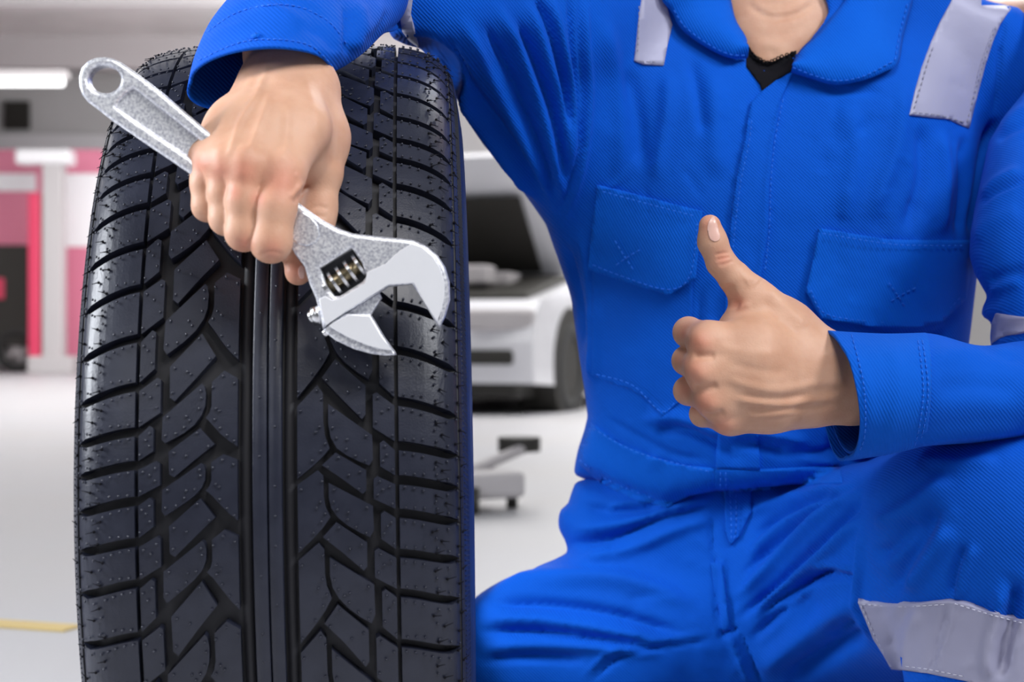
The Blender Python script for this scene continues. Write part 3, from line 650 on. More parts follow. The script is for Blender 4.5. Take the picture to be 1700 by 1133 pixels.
# left of the photo: the hand closed over the wrench
lo_, hi__ = pk((285, 480, 1.0))*1, pk((600, 20, 1.2)); lo_[1] = 0.972; hi__[1] = 1.20; lo_ = np.minimum(lo_, hi__)
lo_ = np.array([-0.212, 0.965, 0.478]); hi__ = np.array([-0.080, 1.20, 0.665])
palm = Field(lo_, hi__, 0.00105)
chain(palm, [(512, 10, 1.17, 25), (475, 92, 1.105, 24)], 0.01, (0, 1, 0.3), 0.8)
chain(palm, [(475, 92, 1.105, 24), (478, 130, 1.085, 23)], 0.012, (0, 1, 0.3), 0.75)
for pts in ([(508, 140, 1.078, 15), (500, 215, 1.035, 14.5), (470, 288, 1.006, 13.2)], [(484, 140, 1.074, 16), (450, 215, 1.03, 15), (412, 278, 1.002, 12.8)],
            [(460, 140, 1.078, 15), (413, 212, 1.036, 14), (372, 270, 1.008, 12.2)], [(440, 142, 1.084, 13.5), (385, 212, 1.048, 12.5), (342, 262, 1.022, 10.8)]):
    chain(palm, pts, 0.016)
chain(palm, [(520, 165, 1.085, 13), (532, 230, 1.07, 14.5), (533, 290, 1.06, 12.5)], 0.018)
chain(palm, [(450, 200, 1.065, 15), (440, 265, 1.035, 13)], 0.015)
chain(palm, [(505, 230, 1.055, 14), (500, 270, 1.045, 11)], 0.012)
fing = Field(lo_, hi__, 0.00105)
for pts in ([(470, 288, 1.004, 12.6), (457, 345, 0.996, 11.9), (450, 402, 0.994, 11.6), (452, 404, 1.034, 10.3), (456, 362, 1.047, 9.2)],
            [(412, 278, 1.001, 11.6), (406, 335, 0.998, 10.7), (405, 386, 0.9975, 10.5), (407, 388, 1.032, 9.8), (410, 348, 1.044, 8.8)],
            [(372, 270, 1.010, 10.8), (374, 320, 1.006, 10.0), (376, 362, 1.006, 9.8), (378, 364, 1.035, 9.3), (380, 326, 1.046, 8.3)],
            [(342, 262, 1.022, 10.0), (343, 305, 1.016, 9.1), (345, 342, 1.016, 8.9), (347, 345, 1.04, 8), (350, 310, 1.048, 7.2)]):
    f1 = Field(lo_, hi__, 0.00105); chain(f1, pts, 0.004); fing.F = np.minimum(fing.F, f1.F) if True else 0
f1 = Field(lo_, hi__, 0.00105); chain(f1, [(533, 290, 1.06, 12.5), (527, 350, 1.056, 10.6), (521, 378, 1.052, 10), (500, 425, 1.042, 8.8), (495, 452, 1.037, 8.0)], 0.008)
merge(fing, f1, 0.004); merge(palm, fing, 0.0045)
V, Q = palm.mesh()
veins = [([(445, 110), (425, 160), (400, 200), (385, 245), (374, 268)], 6, 1.3), ([(450, 150), (430, 210), (410, 262)], 7, 1.0), ([(478, 170), (474, 240), (468, 275)], 8, 0.9),
         ([(425, 120), (400, 160), (375, 190), (355, 235)], 7, 0.8), ([(500, 120), (520, 170), (530, 230)], 8, 0.5), ([(403, 250), (402, 285)], 15, 0.9), ([(364, 250), (366, 278)], 13, 0.8), ([(334, 255), (336, 272)], 11, 0.6), ([(463, 270), (466, 300)], 18, 1.0),
 ([(478, 330), (490, 318), (503, 300)], 4, 0.8), ([(487, 340), (500, 322), (512, 305)], 4, -0.7), ([(493, 318), (496, 300), (490, 285)], 4, 0.5),
        
         ([(392, 420), (405, 414), (420, 419)], 3, -0.3), ([(430, 425), (450, 418), (472, 424)], 3, -0.35), ([(505, 365), (525, 358), (545, 362)], 3, -0.35), ([(508, 350), (528, 343), (548, 348)], 3, -0.3)]
V = sculpt(V, Q, veins, 1.35); hand1 = (V, Q); parts.append((V, Q))
flush_c += [(466, 300, .045), (404, 285, .035), (366, 282, .03), (336, 272, .028), (452, 415, .025), (405, 405, .022), (495, 450, .03), (430, 330, .02), (387, 318, .02)]
# right of the photo: thumb up
lo2 = np.array([0.105, 1.135, 0.370]); hi2 = np.array([0.300, 1.300, 0.550])
palm = Field(lo2, hi2, 0.00105)
chain(palm, [(1500, 640, 1.23, 31), (1405, 633, 1.205, 27), (1350, 622, 1.20, 26)], 0.012, (0, 1, 0), 0.72)
for pts in ([(1345, 592, 1.198, 16), (1255, 572, 1.180, 15.5), (1178, 568, 1.174, 13.2)], [(1345, 618, 1.195, 17), (1255, 610, 1.176, 15), (1172, 617, 1.171, 12.8)],
            [(1345, 645, 1.196, 16), (1265, 648, 1.180, 14.5), (1190, 664, 1.175, 12.4)], [(1345, 668, 1.2, 14), (1280, 680, 1.190, 12.5), (1212, 694, 1.184, 11.0)]):
    chain(palm, pts, 0.016)
chain(palm, [(1350, 600, 1.21, 17), (1300, 545, 1.205, 17), (1252, 498, 1.200, 13.4)], 0.018)
chain(palm, [(1290, 600, 1.215, 20), (1230, 580, 1.21, 17)], 0.02)
chain(palm, [(1250, 560, 1.205, 15), (1225, 545, 1.2, 10.5)], 0.016)
chain(palm, [(1300, 660, 1.215, 17), (1230, 670, 1.215, 15)], 0.02)
fing = Field(lo2, hi2, 0.00105)
for pts in ([(1178, 567, 1.173, 12.2), (1143, 552, 1.203, 10.2), (1175, 555, 1.232, 9.2), (1215, 565, 1.225, 8.2)],
            [(1172, 617, 1.170, 11.8), (1140, 599, 1.204, 9.7), (1175, 604, 1.236, 9), (1215, 610, 1.228, 8)],
            [(1190, 664, 1.174, 11.4), (1142, 649, 1.204, 9.5), (1178, 654, 1.235, 8.8), (1215, 655, 1.228, 8)],
            [(1212, 694, 1.183, 10.2), (1166, 688, 1.208, 8.4), (1195, 690, 1.232, 8), (1225, 690, 1.226, 7)]):
    f1 = Field(lo2, hi2, 0.00105); chain(f1, pts, 0.004); fing.F = np.minimum(fing.F, f1.F)
f1 = Field(lo2, hi2, 0.00105); chain(f1, [(1252, 498, 1.200, 13.2), (1220, 462, 1.196, 10.2), (1197, 436, 1.193, 9.2), (1183, 402, 1.190, 9.3), (1178.5, 375, 1.188, 7.6)], 0.006)
merge(palm, fing, 0.008); merge(palm, f1, 0.010)
V, Q = palm.mesh()
veins = [([(1195, 625), (1240, 640), (1290, 648), (1340, 640), (1390, 632)], 8, 0.9), ([(1205, 660), (1250, 668), (1300, 672), (1350, 664), (1405, 660)], 7, 1.1), ([(1220, 655), (1290, 662), (1350, 654)], 5, -0.7),
         ([(1230, 690), (1270, 690), (1330, 680)], 7, 0.8), ([(1235, 680), (1300, 680), (1390, 674)], 5, -0.7), ([(1185, 575), (1240, 585), (1300, 588)], 9, 0.5), ([(1200, 598), (1260, 615), (1320, 618)], 9, -0.6),
         ([(1270, 470), (1305, 510), (1345, 545)], 9, 1.2), ([(1262, 492), (1295, 530), (1335, 562)], 8, -0.7), ([(1158, 562), (1166, 572)], 16, 1.8), ([(1152, 612), (1164, 622)], 15, 2.0), ([(1166, 664), (1178, 672)], 14, 1.8), ([(1198, 706), (1208, 708)], 12, 1.4),
         ([(1150, 590), (1168, 592), (1190, 592)], 6, -1.4), ([(1148, 642), (1170, 645), (1195, 640)], 6, -1.4), ([(1165, 688), (1185, 690), (1205, 684)], 6, -1.3), ([(1141, 577), (1141, 560)], 4, -0.4),
         ([(1186, 424), (1198, 421), (1212, 420)], 2.4, -0.7), ([(1188, 433), (1200, 429), (1214, 427)], 2.4, -0.6), ([(1192, 442), (1206, 438), (1219, 433)], 2.4, -0.5), ([(1205, 470), (1218, 500), (1232, 510)], 9, -1.4), ([(1200, 520), (1225, 512), (1250, 505)], 5, 0.6),
         ([(1372, 575), (1385, 610), (1388, 650)], 14, 1.2), ([(1235, 470), (1250, 462), (1262, 470)], 10, 0.8)]
V = sculpt(V, Q, veins, 1.3); hand2 = (V, Q); parts.append((V, Q))
flush_c += [(1160, 568, .03), (1152, 618, .03), (1168, 668, .03), (1199, 708, .026), (1136, 552, .02), (1135, 600, .02), (1137, 650, .02), (1225, 505, .02), (1181, 372, .022), (1200, 430, .018)]
# head, neck, torso and limbs inside the overall
bd = Field((-0.16, 1.22, -0.02), (0.62, 2.12, 1.02), 0.0052); 
neck_k = 0.02
chain(bd, [(1296, -150, 1.56, 60), (1288, -20, 1.535, 59), (1282, 60, 1.53, 63)], neck_k)
chain(bd, [(1060, 60, 1.58, 45), (1280, 20, 1.57, 62), (1560, 60, 1.58, 45)], 0.04)
bd.cone(P(1275, 160, 1.56), P(1280, 600, 1.60), 0.115, 0.105, 0.04, (0, 1, 0), 0.55)
bd.cone(P(1280, 600, 1.60), P(1290, 900, 1.68), 0.105, 0.10, 0.04, (0, 1, 0), 0.6)
chain(bd, [(1060, 60, 1.56, 42), (850, 0, 1.46, 30), (690, -90, 1.36, 22), (570, -40, 1.24, 22), (500, 50, 1.14, 23)], 0.02)
chain(bd, [(1560, 60, 1.6, 40), (1700, 70, 1.59, 34), (1800, 300, 1.48, 34), (1880, 640, 1.34, 26), (1500, 650, 1.235, 23)], 0.02)
chain(bd, [(1200, 1000, 1.68, 60), (900, 1100, 1.61, 45)], 0.02)
chain(bd, [(1400, 930, 1.66, 70), (1665, 850, 1.30, 55), (1700, 1540, 1.36, 38)], 0.02)
Vb, Qb = bd.mesh()
hx, hy, hz = P(1296, -150, 1.5); hx, hy, hz = hx, 1.53, 0.90
hd = Field((hx-0.11, hy-0.14, hz-0.16), (hx+0.11, hy+0.15, hz+0.21), 0.0026)
hp = lambda x, y, z: (hx+x, hy+y, hz+z)
hd.cone(hp(0, 0.03, -0.16), hp(0, 0.02, -0.05), 0.058, 0.06, 0.02)
hd.cone(hp(0, 0.02, 0.09), hp(0, 0.005, 0.06), 0.088, 0.08, 0.02)
hd.cone(hp(0, -0.025, 0.06), hp(0, -0.050, -0.048), 0.07, 0.030, 0.03)
for s in (-1, 1):
    hd.cone(hp(s*0.03, -0.06, -0.035), hp(s*0.055, -0.01, 0.0), 0.02, 0.022, 0.03)
    hd.cone(hp(s*0.085, 0.015, 0.03), hp(s*0.09, 0.02, 0.065), 0.010, 0.014, 0.006)
    hd.cone(hp(s*0.032, -0.105, 0.058), hp(s*0.034, -0.103, 0.058), 0.014, 0.014, 0.012, op='sub')
    hd.cone(hp(s*0.032, -0.083, 0.056), hp(s*0.034, -0.083, 0.056), 0.0125, 0.0125, 0.003)
    hd.cone(hp(s*0.015, -0.097, 0.078), hp(s*0.05, -0.085, 0.078), 0.007, 0.005, 0.01)
hd.cone(hp(0, -0.092, 0.06), hp(0, -0.112, 0.018), 0.008, 0.012, 0.012)
hd.cone(hp(-0.014, -0.098, 0.014), hp(0.014, -0.098, 0.014), 0.007, 0.007, 0.006)
hd.cone(hp(-0.018, -0.088, -0.012), hp(0.018, -0.088, -0.012), 0.006, 0.006, 0.006)
hd.cone(hp(-0.016, -0.086, -0.022), hp(0.016, -0.086, -0.022), 0.007, 0.007, 0.006)
hd.cone(hp(-0.024, -0.096, -0.017), hp(0.024, -0.096, -0.017), 0.002, 0.002, 0.002, op='sub')
Vh, Qh = hd.mesh()
neckf = Field((0.13, 1.40, 0.62), (0.36, 1.70, 0.80), 0.0025)
chain(neckf, [(1306, -110, 1.555, 60), (1296, -20, 1.535, 60), (1285, 60, 1.53, 64)], 0.02)
chain(neckf, [(1240, 110, 1.535, 52), (1340, 110, 1.535, 52)], 0.03)
chain(neckf, [(1230, 20, 1.50, 14), (1262, 96, 1.478, 12)], 0.03); chain(neckf, [(1372, 20, 1.50, 14), (1290, 100, 1.478, 12)], 0.03)
Vn, Qn = neckf.mesh()
Vn = sculpt(Vn, Qn, [([(1236, 0), (1262, 22), (1290, 30), (1325, 22), (1356, -4)], 5, -1.3), ([(1240, -8), (1265, 12), (1290, 18), (1330, 10), (1350, -14)], 7, 0.8), ([(1250, 55), (1290, 62), (1340, 40)], 7, -0.7), ([(1262, 96), (1276, 84), (1292, 96)], 8, -1.2)])
parts += [(Vb, Qb), (Vh, Qh), (Vn, Qn)]
VV = np.concatenate([v for v, q in parts]); off = 0; QQ = []
for v, q in parts: QQ.append(q+off); off += len(v)
body = link('person', mesh_np('person', VV, np.concatenate(QQ)), SKIN, None, True)
tag(body, 'mechanic in blue overalls kneeling beside the tyre, giving a thumbs up', 'person')
fl = np.zeros(len(VV)); X = CX+F*VV[:, 0]/VV[:, 1]; Y = CY-F*(VV[:, 2]-H)/VV[:, 1]
for a, b, r in flush_c:
    rp = r*1000*0.75; fl = np.maximum(fl, np.exp(-(((X-a)**2+(Y-b)**2)/rp**2)))
fl *= (VV[:, 1] < 1.35)*0.55
at = body.data.attributes.new('flush', 'FLOAT', 'POINT'); at.data.foreach_set('value', fl.astype(np.float32))
hb1 = bvh(*hand1); hb2 = bvh(*hand2)
def nail(poly, hb, label=None):
    o = patch('nail', poly, [hb], NAIL, body, 0.0006, 0.0006, 2.2, True); return o
nail([(1184, 359), (1189, 367), (1193, 381), (1195.5, 395), (1188, 401), (1179, 397), (1174.5, 382), (1177, 367)], hb2)
nail([(497, 443), (503, 441), (506, 452), (504, 462), (498, 462), (495, 453)], hb1)
bm = bmesh.new()
bmesh.ops.create_uvsphere(bm, u_segments=32, v_segments=20, radius=0.098, matrix=Matrix.Translation(hp(0, 0.03, 0.10)) @ Matrix.Diagonal((0.95, 1.05, 0.95, 1)))
bmesh.ops.bisect_plane(bm, geom=bm.verts[:]+bm.edges[:]+bm.faces[:], plane_co=hp(0, -0.01, 0.09), plane_no=(0, 0.75, 0.65), clear_inner=True)
bobj('hair', bm, HAIR, body, True)

# ------------------------------------------------------------ the overall
S_TOR = [(600, -150), (634, -10), (642, 46), (652, 64), (674, 75), (698, 81), (722, 112), (745, 160), (763, 192), (800, 241), (850, 296), (885, 342), (906, 372), (925, 428), (945, 500), (958, 580), (970, 650), (975, 692), (968, 716), (955, 745), (945, 775), (943, 795), (996, 800), (1051, 824), (1105, 834), (1187, 814), (1320, 806), (1450, 800), (1560, 780), (1610, 640), (1618, 562), (1624, 500), (1635, 400), (1660, 300), (1720, 200), (1740, 60), (1690, 12), (1641, 2), (1600, -20), (1560, -150)]
tor = Field((-0.13, 1.24, 0.26), (0.56, 1.76, 0.84), 0.0028)
tor.cone(P(1290, 60, 1.57), P(1290, 330, 1.555), 0.165, 0.175, 0.05, (0, 1, 0), 0.62)
tor.cone(P(1290, 330, 1.555), P(1270, 560, 1.575), 0.175, 0.165, 0.05, (0, 1, 0), 0.68)
tor.cone(P(1270, 560, 1.575), P(1240, 800, 1.61), 0.165, 0.165, 0.05, (0, 1, 0), 0.72)
chain(tor, [(1040, -10, 1.56, 72), (1290, -60, 1.57, 70), (1570, 30, 1.57, 75)], 0.06)
chain(tor, [(1030, 40, 1.535, 84), (860, 0, 1.44, 74), (700, -10, 1.345, 56), (640, -30, 1.33, 50)], 0.03)
tor.cone(P(1600, 60, 1.58), P(1700, 130, 1.56), 0.078, 0.07, 0.03)
chain(tor, [(1010, 200, 1.55, 84), (860, 60, 1.44, 66), (730, 20, 1.36, 44)], 0.03)
chain(tor, [(1010, 330, 1.55, 80), (900, 200, 1.47, 56), (790, 110, 1.40, 32)], 0.03)
chain(tor, [(1130, 380, 1.50, 50), (1130, 200, 1.49, 50)], 0.05)
chain(tor, [(1440, 400, 1.50, 50), (1450, 200, 1.49, 50)], 0.05)
tor.clip_sil(S_TOR, 0.018)
tor.cone(P(1296, -120, 1.55), P(1285, 60, 1.525), 0.068, 0.066, 0.01, op='sub')   # neck opening
tor.cone(P(1282, 40, 1.48), P(1279, 72, 1.45), 0.045, 0.022, 0.01, op='sub')
tor.avoid_tyre()
V, Q = tor.mesh()
fold_t = [  # sleeve drape and armpit
 ([(716, 60), (760, 150), (830, 250), (905, 350)], 9, 4.5), ([(735, 50), (785, 150), (850, 240), (915, 345)], 9, -5), ([(760, 20), (815, 130), (870, 235), (925, 350)], 14, 4),
 ([(800, 30), (850, 130), (895, 250), (930, 350)], 8, -4.5), ([(820, 0), (875, 120), (915, 240), (940, 350)], 12, 4.5), ([(856, 20), (890, 110), (920, 200), (940, 320)], 7, -5), ([(870, -10), (905, 90), (935, 190), (950, 300)], 10, 4),
 ([(880, -20), (908, 30), (930, 110), (945, 220)], 6, -5), ([(910, -20), (930, 60), (950, 160), (955, 280)], 9, 3.5), ([(945, -20), (950, 60), (958, 160), (960, 260)], 5, -3.5),
 ([(965, -20), (962, 60), (968, 160), (960, 250), (945, 310), (922, 372)], 4, -2.2), ([(975, -20), (973, 60), (979, 160), (970, 260), (955, 320), (932, 385)], 6, 2.2),
 ([(935, 395), (955, 470), (965, 540), (960, 600)], 8, -3), ([(955, 370), (975, 450), (985, 560), (985, 650)], 9, 2),
 ([(1000, 20), (1020, 120), (1030, 240), (1020, 310)], 16, 2.5), ([(1040, 110), (1060, 200), (1065, 290)], 14, -2.5), ([(1110, 110), (1105, 200), (1085, 310)], 14, 2.5), ([(1145, 90), (1160, 160), (1170, 230)], 12, -2.5), ([(1000, 320), (1040, 290), (1075, 245)], 5, 1.2),
 ([(1180, 110), (1185, 180), (1190, 300)], 20, 2.5), ([(1400, 160), (1420, 250), (1400, 370)], 22, 2), ([(1500, 130), (1490, 240), (1440, 370)], 16, 2.6), ([(1530, 200), (1530, 300), (1500, 390)], 14, -3), ([(1560, 210), (1570, 300), (1560, 400)], 12, 3), ([(1600, 220), (1600, 320), (1590, 400)], 9, -3.5),
 ([(1655, 190), (1640, 240), (1628, 320), (1612, 400)], 10, -6), ([(1672, 20), (1662, 60), (1655, 130), (1650, 200)], 4, -2.5), ([(1470, 150), (1400, 150), (1340, 135)], 9, -1.5),
 # lower torso
 ([(985, 500), (990, 570), (980, 640)], 12, 2.5), ([(1165, 470), (1160, 560), (1150, 660)], 7, -2), ([(1180, 520), (1175, 600), (1175, 690)], 8, 1.8),
 ([(1080, 720), (1130, 715), (1180, 735), (1240, 770)], 9, -3.5), ([(1060, 700), (1120, 692), (1180, 712), (1250, 745)], 11, 3), ([(1000, 690), (1060, 725), (1120, 755), (1180, 765)], 6, -1.5),
 ([(1180, 730), (1250, 740), (1330, 755), (1420, 745)], 9, -4), ([(1200, 710), (1280, 720), (1350, 735)], 10, 3.5), ([(1290, 745), (1340, 760), (1400, 770)], 9, 2.5), ([(1370, 720), (1400, 760), (1460, 770)], 8, -3),
 ([(1240, 560), (1260, 620), (1280, 690)], 14, -2), ([(1450, 550), (1520, 560), (1580, 550)], 10, -3), ([(950, 770), (1010, 805), (1090, 835)], 7, -3), ([(945, 790), (1000, 830), (1060, 850)], 7, 2.5)]
for line, dx in (([(1248, 185), (1236, 240), (1222, 300), (1214, 380), (1208, 450)], 13), ([(1286, 180), (1281, 260), (1276, 340), (1270, 420)], 9), ([(985, 712), (1060, 752), (1180, 784)], 0), ([(992, 318), (1080, 340), (1160, 360)], 0), ([(1366, 388), (1440, 400), (1600, 408)], 0)):
    pp = catmull(line, 10)[:, :2]; cum = np.concatenate([[0], np.cumsum(np.linalg.norm(np.diff(pp, axis=0), axis=1))])
    for t in np.arange(6, cum[-1], 15.0):
        x = np.interp(t+rng.uniform(-3, 3), cum, pp[:, 0]); y = np.interp(t, cum, pp[:, 1])
        fold_t.append(([(x-dx/2-4, y-(4 if dx == 0 else 0)), (x+dx/2+4, y+(4 if dx == 0 else 2))], 5, rng.choice([-0.35, 0.4])))
for i in range(70):     # small soft wrinkles of worn cotton
    x = rng.uniform(980, 1600); y = rng.uniform(110, 760); a = rng.normal(1.5, 0.5); L = rng.uniform(25, 70)
    fold_t.append(([(x, y), (x+L*0.5*math.cos(a)+rng.uniform(-6, 6), y+L*0.5*math.sin(a)), (x+L*math.cos(a), y+L*math.sin(a))], rng.uniform(7, 16), rng.choice([-1, 1])*rng.uniform(0.25, 0.7)))
V = sculpt(V, Q, fold_t, 1.75, 0.85); over = fobj('overall', V, Q, BLUE, body); bt = bvh(V, Q)
# trousers
S_TR = [(943, 790), (941, 812), (938, 832), (922, 838), (915, 856), (918, 880), (935, 900), (942, 917), (918, 928), (894, 936), (876, 946), (834, 957), (786, 978), (740, 1000), (690, 1080), (690, 2000), (2100, 2000), (2100, 640), (1640, 720), (1560, 724), (1500, 740), (1440, 765), (1240, 780), (1060, 780)]
tr = Field((-0.10, 1.10, 0.015), (0.56, 2.0, 0.40), 0.0031)
tr.cone(P(1180, 870, 1.61), P(1330, 870, 1.61), 0.12, 0.12, 0.03, (0, 1, 0), 0.85)
tr.cone(P(1005, 862, 1.60), P(1250, 850, 1.60), 0.05, 0.07, 0.03)
chain(tr, [(1290, 1030, 1.66, 118), (1050, 1060, 1.60, 100), (885, 1105, 1.60, 70)], 0.02)
tr.cone(P(1200, 1200, 1.62), P(1600, 1180, 1.58), 0.07, 0.07, 0.03)
chain(tr, [(1130, 950, 1.62, 70), (870, 1030, 1.585, 50)], 0.05)
chain(tr, [(1330, 960, 1.66, 105), (1560, 900, 1.42, 100), (1680, 848, 1.290, 97)], 0.03)
chain(tr, [(1680, 852, 1.288, 98), (1730, 1100, 1.30, 98)], 0.02)
chain(tr, [(1730, 1100, 1.30, 98), (1745, 1500, 1.36, 85)], 0.02)
chain(tr, [(885, 1105, 1.60, 70), (960, 1060, 1.95, 60)], 0.02)
chain(tr, [(1180, 1040, 1.54, 40), (1330, 940, 1.53, 45)], 0.05)
chain(tr, [(1250, 1100, 1.56, 50), (1420, 1000, 1.50, 55)], 0.05)
tr.clip_sil(S_TR, 0.03)
tr.avoid_tyre()
V, Q = tr.mesh()
fold_l = [([(930, 905), (1010, 895), (1100, 860), (1190, 838)], 7, -4.5), ([(940, 880), (1020, 872), (1110, 850), (1190, 822)], 12, 4), ([(960, 840), (1030, 850), (1100, 845)], 9, -3), ([(950, 935), (1040, 915), (1120, 880), (1195, 858)], 12, 3.5),
 ([(1000, 850), (1040, 835), (1080, 838)], 6, 2),
 ([(790, 1000), (900, 1003), (1020, 1020), (1150, 1060)], 11, -5), ([(800, 975), (920, 960), (1040, 965), (1160, 1010)], 18, 4.5), ([(790, 1030), (900, 1030), (1020, 1048), (1120, 1068)], 10, 4), ([(785, 1048), (900, 1050), (1010, 1065), (1110, 1078)], 7, -5),
 ([(790, 1075), (900, 1070), (1000, 1075), (1110, 1085)], 12, 4), ([(790, 1098), (880, 1092), (980, 1098)], 8, -3.5), ([(960, 1133), (1010, 1085), (1080, 1065), (1190, 1052)], 4, 1.8), ([(975, 1140), (1025, 1095), (1095, 1076), (1190, 1062)], 4, -2.2),
 ([(1180, 850), (1186, 940), (1190, 1010), (1196, 1050)], 4, -2), ([(1196, 910), (1204, 980), (1210, 1040)], 5, 1.6), ([(1020, 930), (1016, 905), (1032, 893)], 3, -1.2),
 ([(1205, 1045), (1225, 1090), (1245, 1140)], 5, 2.5), ([(1225, 1045), (1245, 1090), (1262, 1140)], 5, -2.5), ([(1190, 1052), (1210, 1052), (1226, 1040)], 6, -2.5),
 # fan of folds from the crotch up to the knee
 ([(1215, 1035), (1290, 970), (1370, 890), (1440, 820)], 8, -5.5), ([(1215, 1000), (1280, 940), (1360, 860), (1440, 800)], 10, 5), ([(1225, 960), (1290, 900), (1370, 840), (1440, 800)], 7, -4.5), ([(1235, 930), (1300, 875), (1380, 825), (1430, 806)], 10, 4), ([(1250, 890), (1310, 850), (1400, 815)], 8, -5), ([(1230, 860), (1310, 830), (1400, 806)], 10, 3.5),
 ([(1240, 1030), (1310, 970), (1380, 910), (1440, 850)], 9, 5), ([(1260, 1020), (1320, 975), (1380, 945)], 6, -5), ([(1280, 1015), (1330, 990), (1350, 965)], 7, 4), ([(1240, 1070), (1300, 1010), (1350, 960), (1410, 938)], 9, -4), ([(1350, 950), (1380, 940), (1425, 945)], 7, 3.5), ([(1355, 965), (1390, 958), (1425, 962)], 5, -3.5),
 ([(1250, 1120), (1330, 1060), (1400, 1010), (1430, 990)], 22, 5), ([(1300, 1133), (1380, 1080), (1440, 1050)], 18, -6), ([(1380, 1060), (1400, 1040), (1420, 1030)], 10, -3),
 # knee
 ([(1445, 870), (1480, 860), (1530, 830), (1580, 790)], 16, 4), ([(1470, 1000), (1500, 940), (1530, 890), (1560, 830)], 18, -5), ([(1450, 930), (1490, 900), (1520, 860)], 14, -4), ([(1500, 985), (1540, 930), (1580, 870)], 18, 4), ([(1577, 998), (1585, 950), (1605, 900)], 8, -3), ([(1590, 1000), (1600, 950), (1620, 900)], 12, 2.5),
 ([(1660, 1133), (1665, 1080), (1680, 1020), (1690, 960)], 12, -6), ([(1640, 1133), (1642, 1080), (1655, 1020), (1670, 960)], 14, 4), ([(1432, 870), (1428, 930), (1424, 1000), (1450, 1070)], 7, 3),
 ([(1540, 1133), (1560, 1060), (1577, 1000)], 4, -2), ([(1552, 1133), (1572, 1060), (1588, 1000)], 6, 1.5), ([(1500, 1120), (1510, 1060), (1530, 1010)], 10, 2), ([(1480, 1080), (1495, 1030), (1510, 1000)], 9, -2), ([(1520, 760), (1580, 770), (1660, 765)], 14, 2)]
for i in range(60):
    x = rng.uniform(800, 1690); y = rng.uniform(800, 1130); a = rng.normal(0.1 if x < 1200 else -0.8, 0.35); L = rng.uniform(30, 100)
    fold_l.append(([(x, y), (x+L*0.5*math.cos(a), y+L*0.5*math.sin(a)+rng.uniform(-6, 6)), (x+L*math.cos(a), y+L*math.sin(a))], rng.uniform(6, 14), rng.choice([-1, 1])*rng.uniform(0.25, 0.8)))
V = sculpt(V, Q, fold_l, 1.75, 0.85); trs = fobj('trousers', V, Q, BLUE, over); btr = bvh(V, Q)
# sleeves
S_UA = [(1701, 20), (1712, 90), (1701, 152), (1668, 192), (1642, 235), (1628, 300), (1618, 345), (1611, 385), (1609, 424), (1618, 455), (1632, 480), (1640, 492), (1632, 508), (1627, 522), (1634, 530), (1646, 535), (1640, 560), (1640, 640), (2200, 800), (2200, -100), (1750, -60)]
ua = Field((0.36, 1.22, 0.38), (0.62, 1.66, 0.80), 0.0028)
chain(ua, [(1720, 60, 1.56, 74), (1720, 250, 1.49, 82), (1740, 430, 1.40, 84), (1800, 570, 1.34, 80)], 0.02)
ua.clip_sil(S_UA, 0.03)
V, Q = ua.mesh()
V = sculpt(V, Q, [([(1616, 345), (1650, 318), (1690, 300), (1720, 290)], 6, -5), ([(1622, 330), (1660, 300), (1700, 280)], 10, 4), ([(1612, 400), (1650, 370), (1700, 350)], 16, 3), ([(1640, 492), (1660, 478), (1700, 470)], 7, 3), ([(1638, 470), (1665, 455), (1705, 445)], 8, -3.5), ([(1650, 235), (1680, 215), (1720, 200)], 7, -3), ([(1650, 560), (1680, 545), (1720, 535)], 6, -3), ([(1655, 215), (1685, 190), (1720, 175)], 9, 3)])
ual = fobj('upper_sleeve', V, Q, BLUE, over); bua = bvh(V, Q)
fsl = [([(1540, 600), (1600, 585), (1690, 590)], 14, 2.2), ([(1550, 650), (1620, 640), (1700, 650)], 18, -2), ([(1500, 745), (1560, 725), (1640, 715), (1700, 712)], 12, 2), ([(1620, 575), (1660, 592), (1700, 598)], 7, -2), ([(1380, 560), (1430, 562), (1500, 562)], 5, 0.8)]
o, V, Q = loft('forearm_sleeve', [((1385, 556, 1.20), (1412, 754, 1.20), (1427, 650, 1.152)), ((1460, 556, 1.21), (1470, 752, 1.21), (1480, 655, 1.156)), ((1545, 554, 1.22), (1535, 741, 1.22), (1550, 650, 1.162)), ((1625, 574, 1.235), (1620, 736, 1.235), (1630, 655, 1.178)), ((1700, 566, 1.25), (1700, 732, 1.25), (1700, 655, 1.19)), ((1800, 560, 1.28), (1800, 745, 1.28), (1800, 655, 1.21)), ((1900, 575, 1.32), (1890, 730, 1.32), (1930, 655, 1.27))], BLUE, over, strokes=fsl)
o, V2, Q2 = loft('cuff', [((1368, 548, 1.20), (1404, 762, 1.205), (1424, 655, 1.146), (1366, 690, 1.25)), ((1400, 551, 1.203), (1424, 762, 1.206), (1444, 655, 1.147), (1395, 680, 1.252)), ((1470, 554, 1.21), (1480, 754, 1.212), (1494, 655, 1.150), (1450, 660, 1.26)), ((1536, 552.5, 1.22), (1528, 742, 1.222), (1546, 650, 1.158), (1520, 650, 1.27))], BLUE_P, over, strokes=[([(1400, 570), (1440, 640), (1445, 720)], 10, 0.8), ([(1478, 565), (1492, 650), (1470, 740)], 12, 1.0)], th=0.0022)
bcu = bvh(V2, Q2); bfs = bvh(V, Q)
bm = bmesh.new()
vs = [P(*q) for q in [(1385, 735, 1.244), (1400, 727, 1.243), (1418, 727, 1.242), (1420, 742, 1.236), (1402, 744, 1.238)]]; bm.faces.new([bm.verts.new(v) for v in vs]); o = bobj('cuff_label', bm, LINING, over); s = o.modifiers.new('t', 'SOLIDIFY'); s.thickness = 0.001
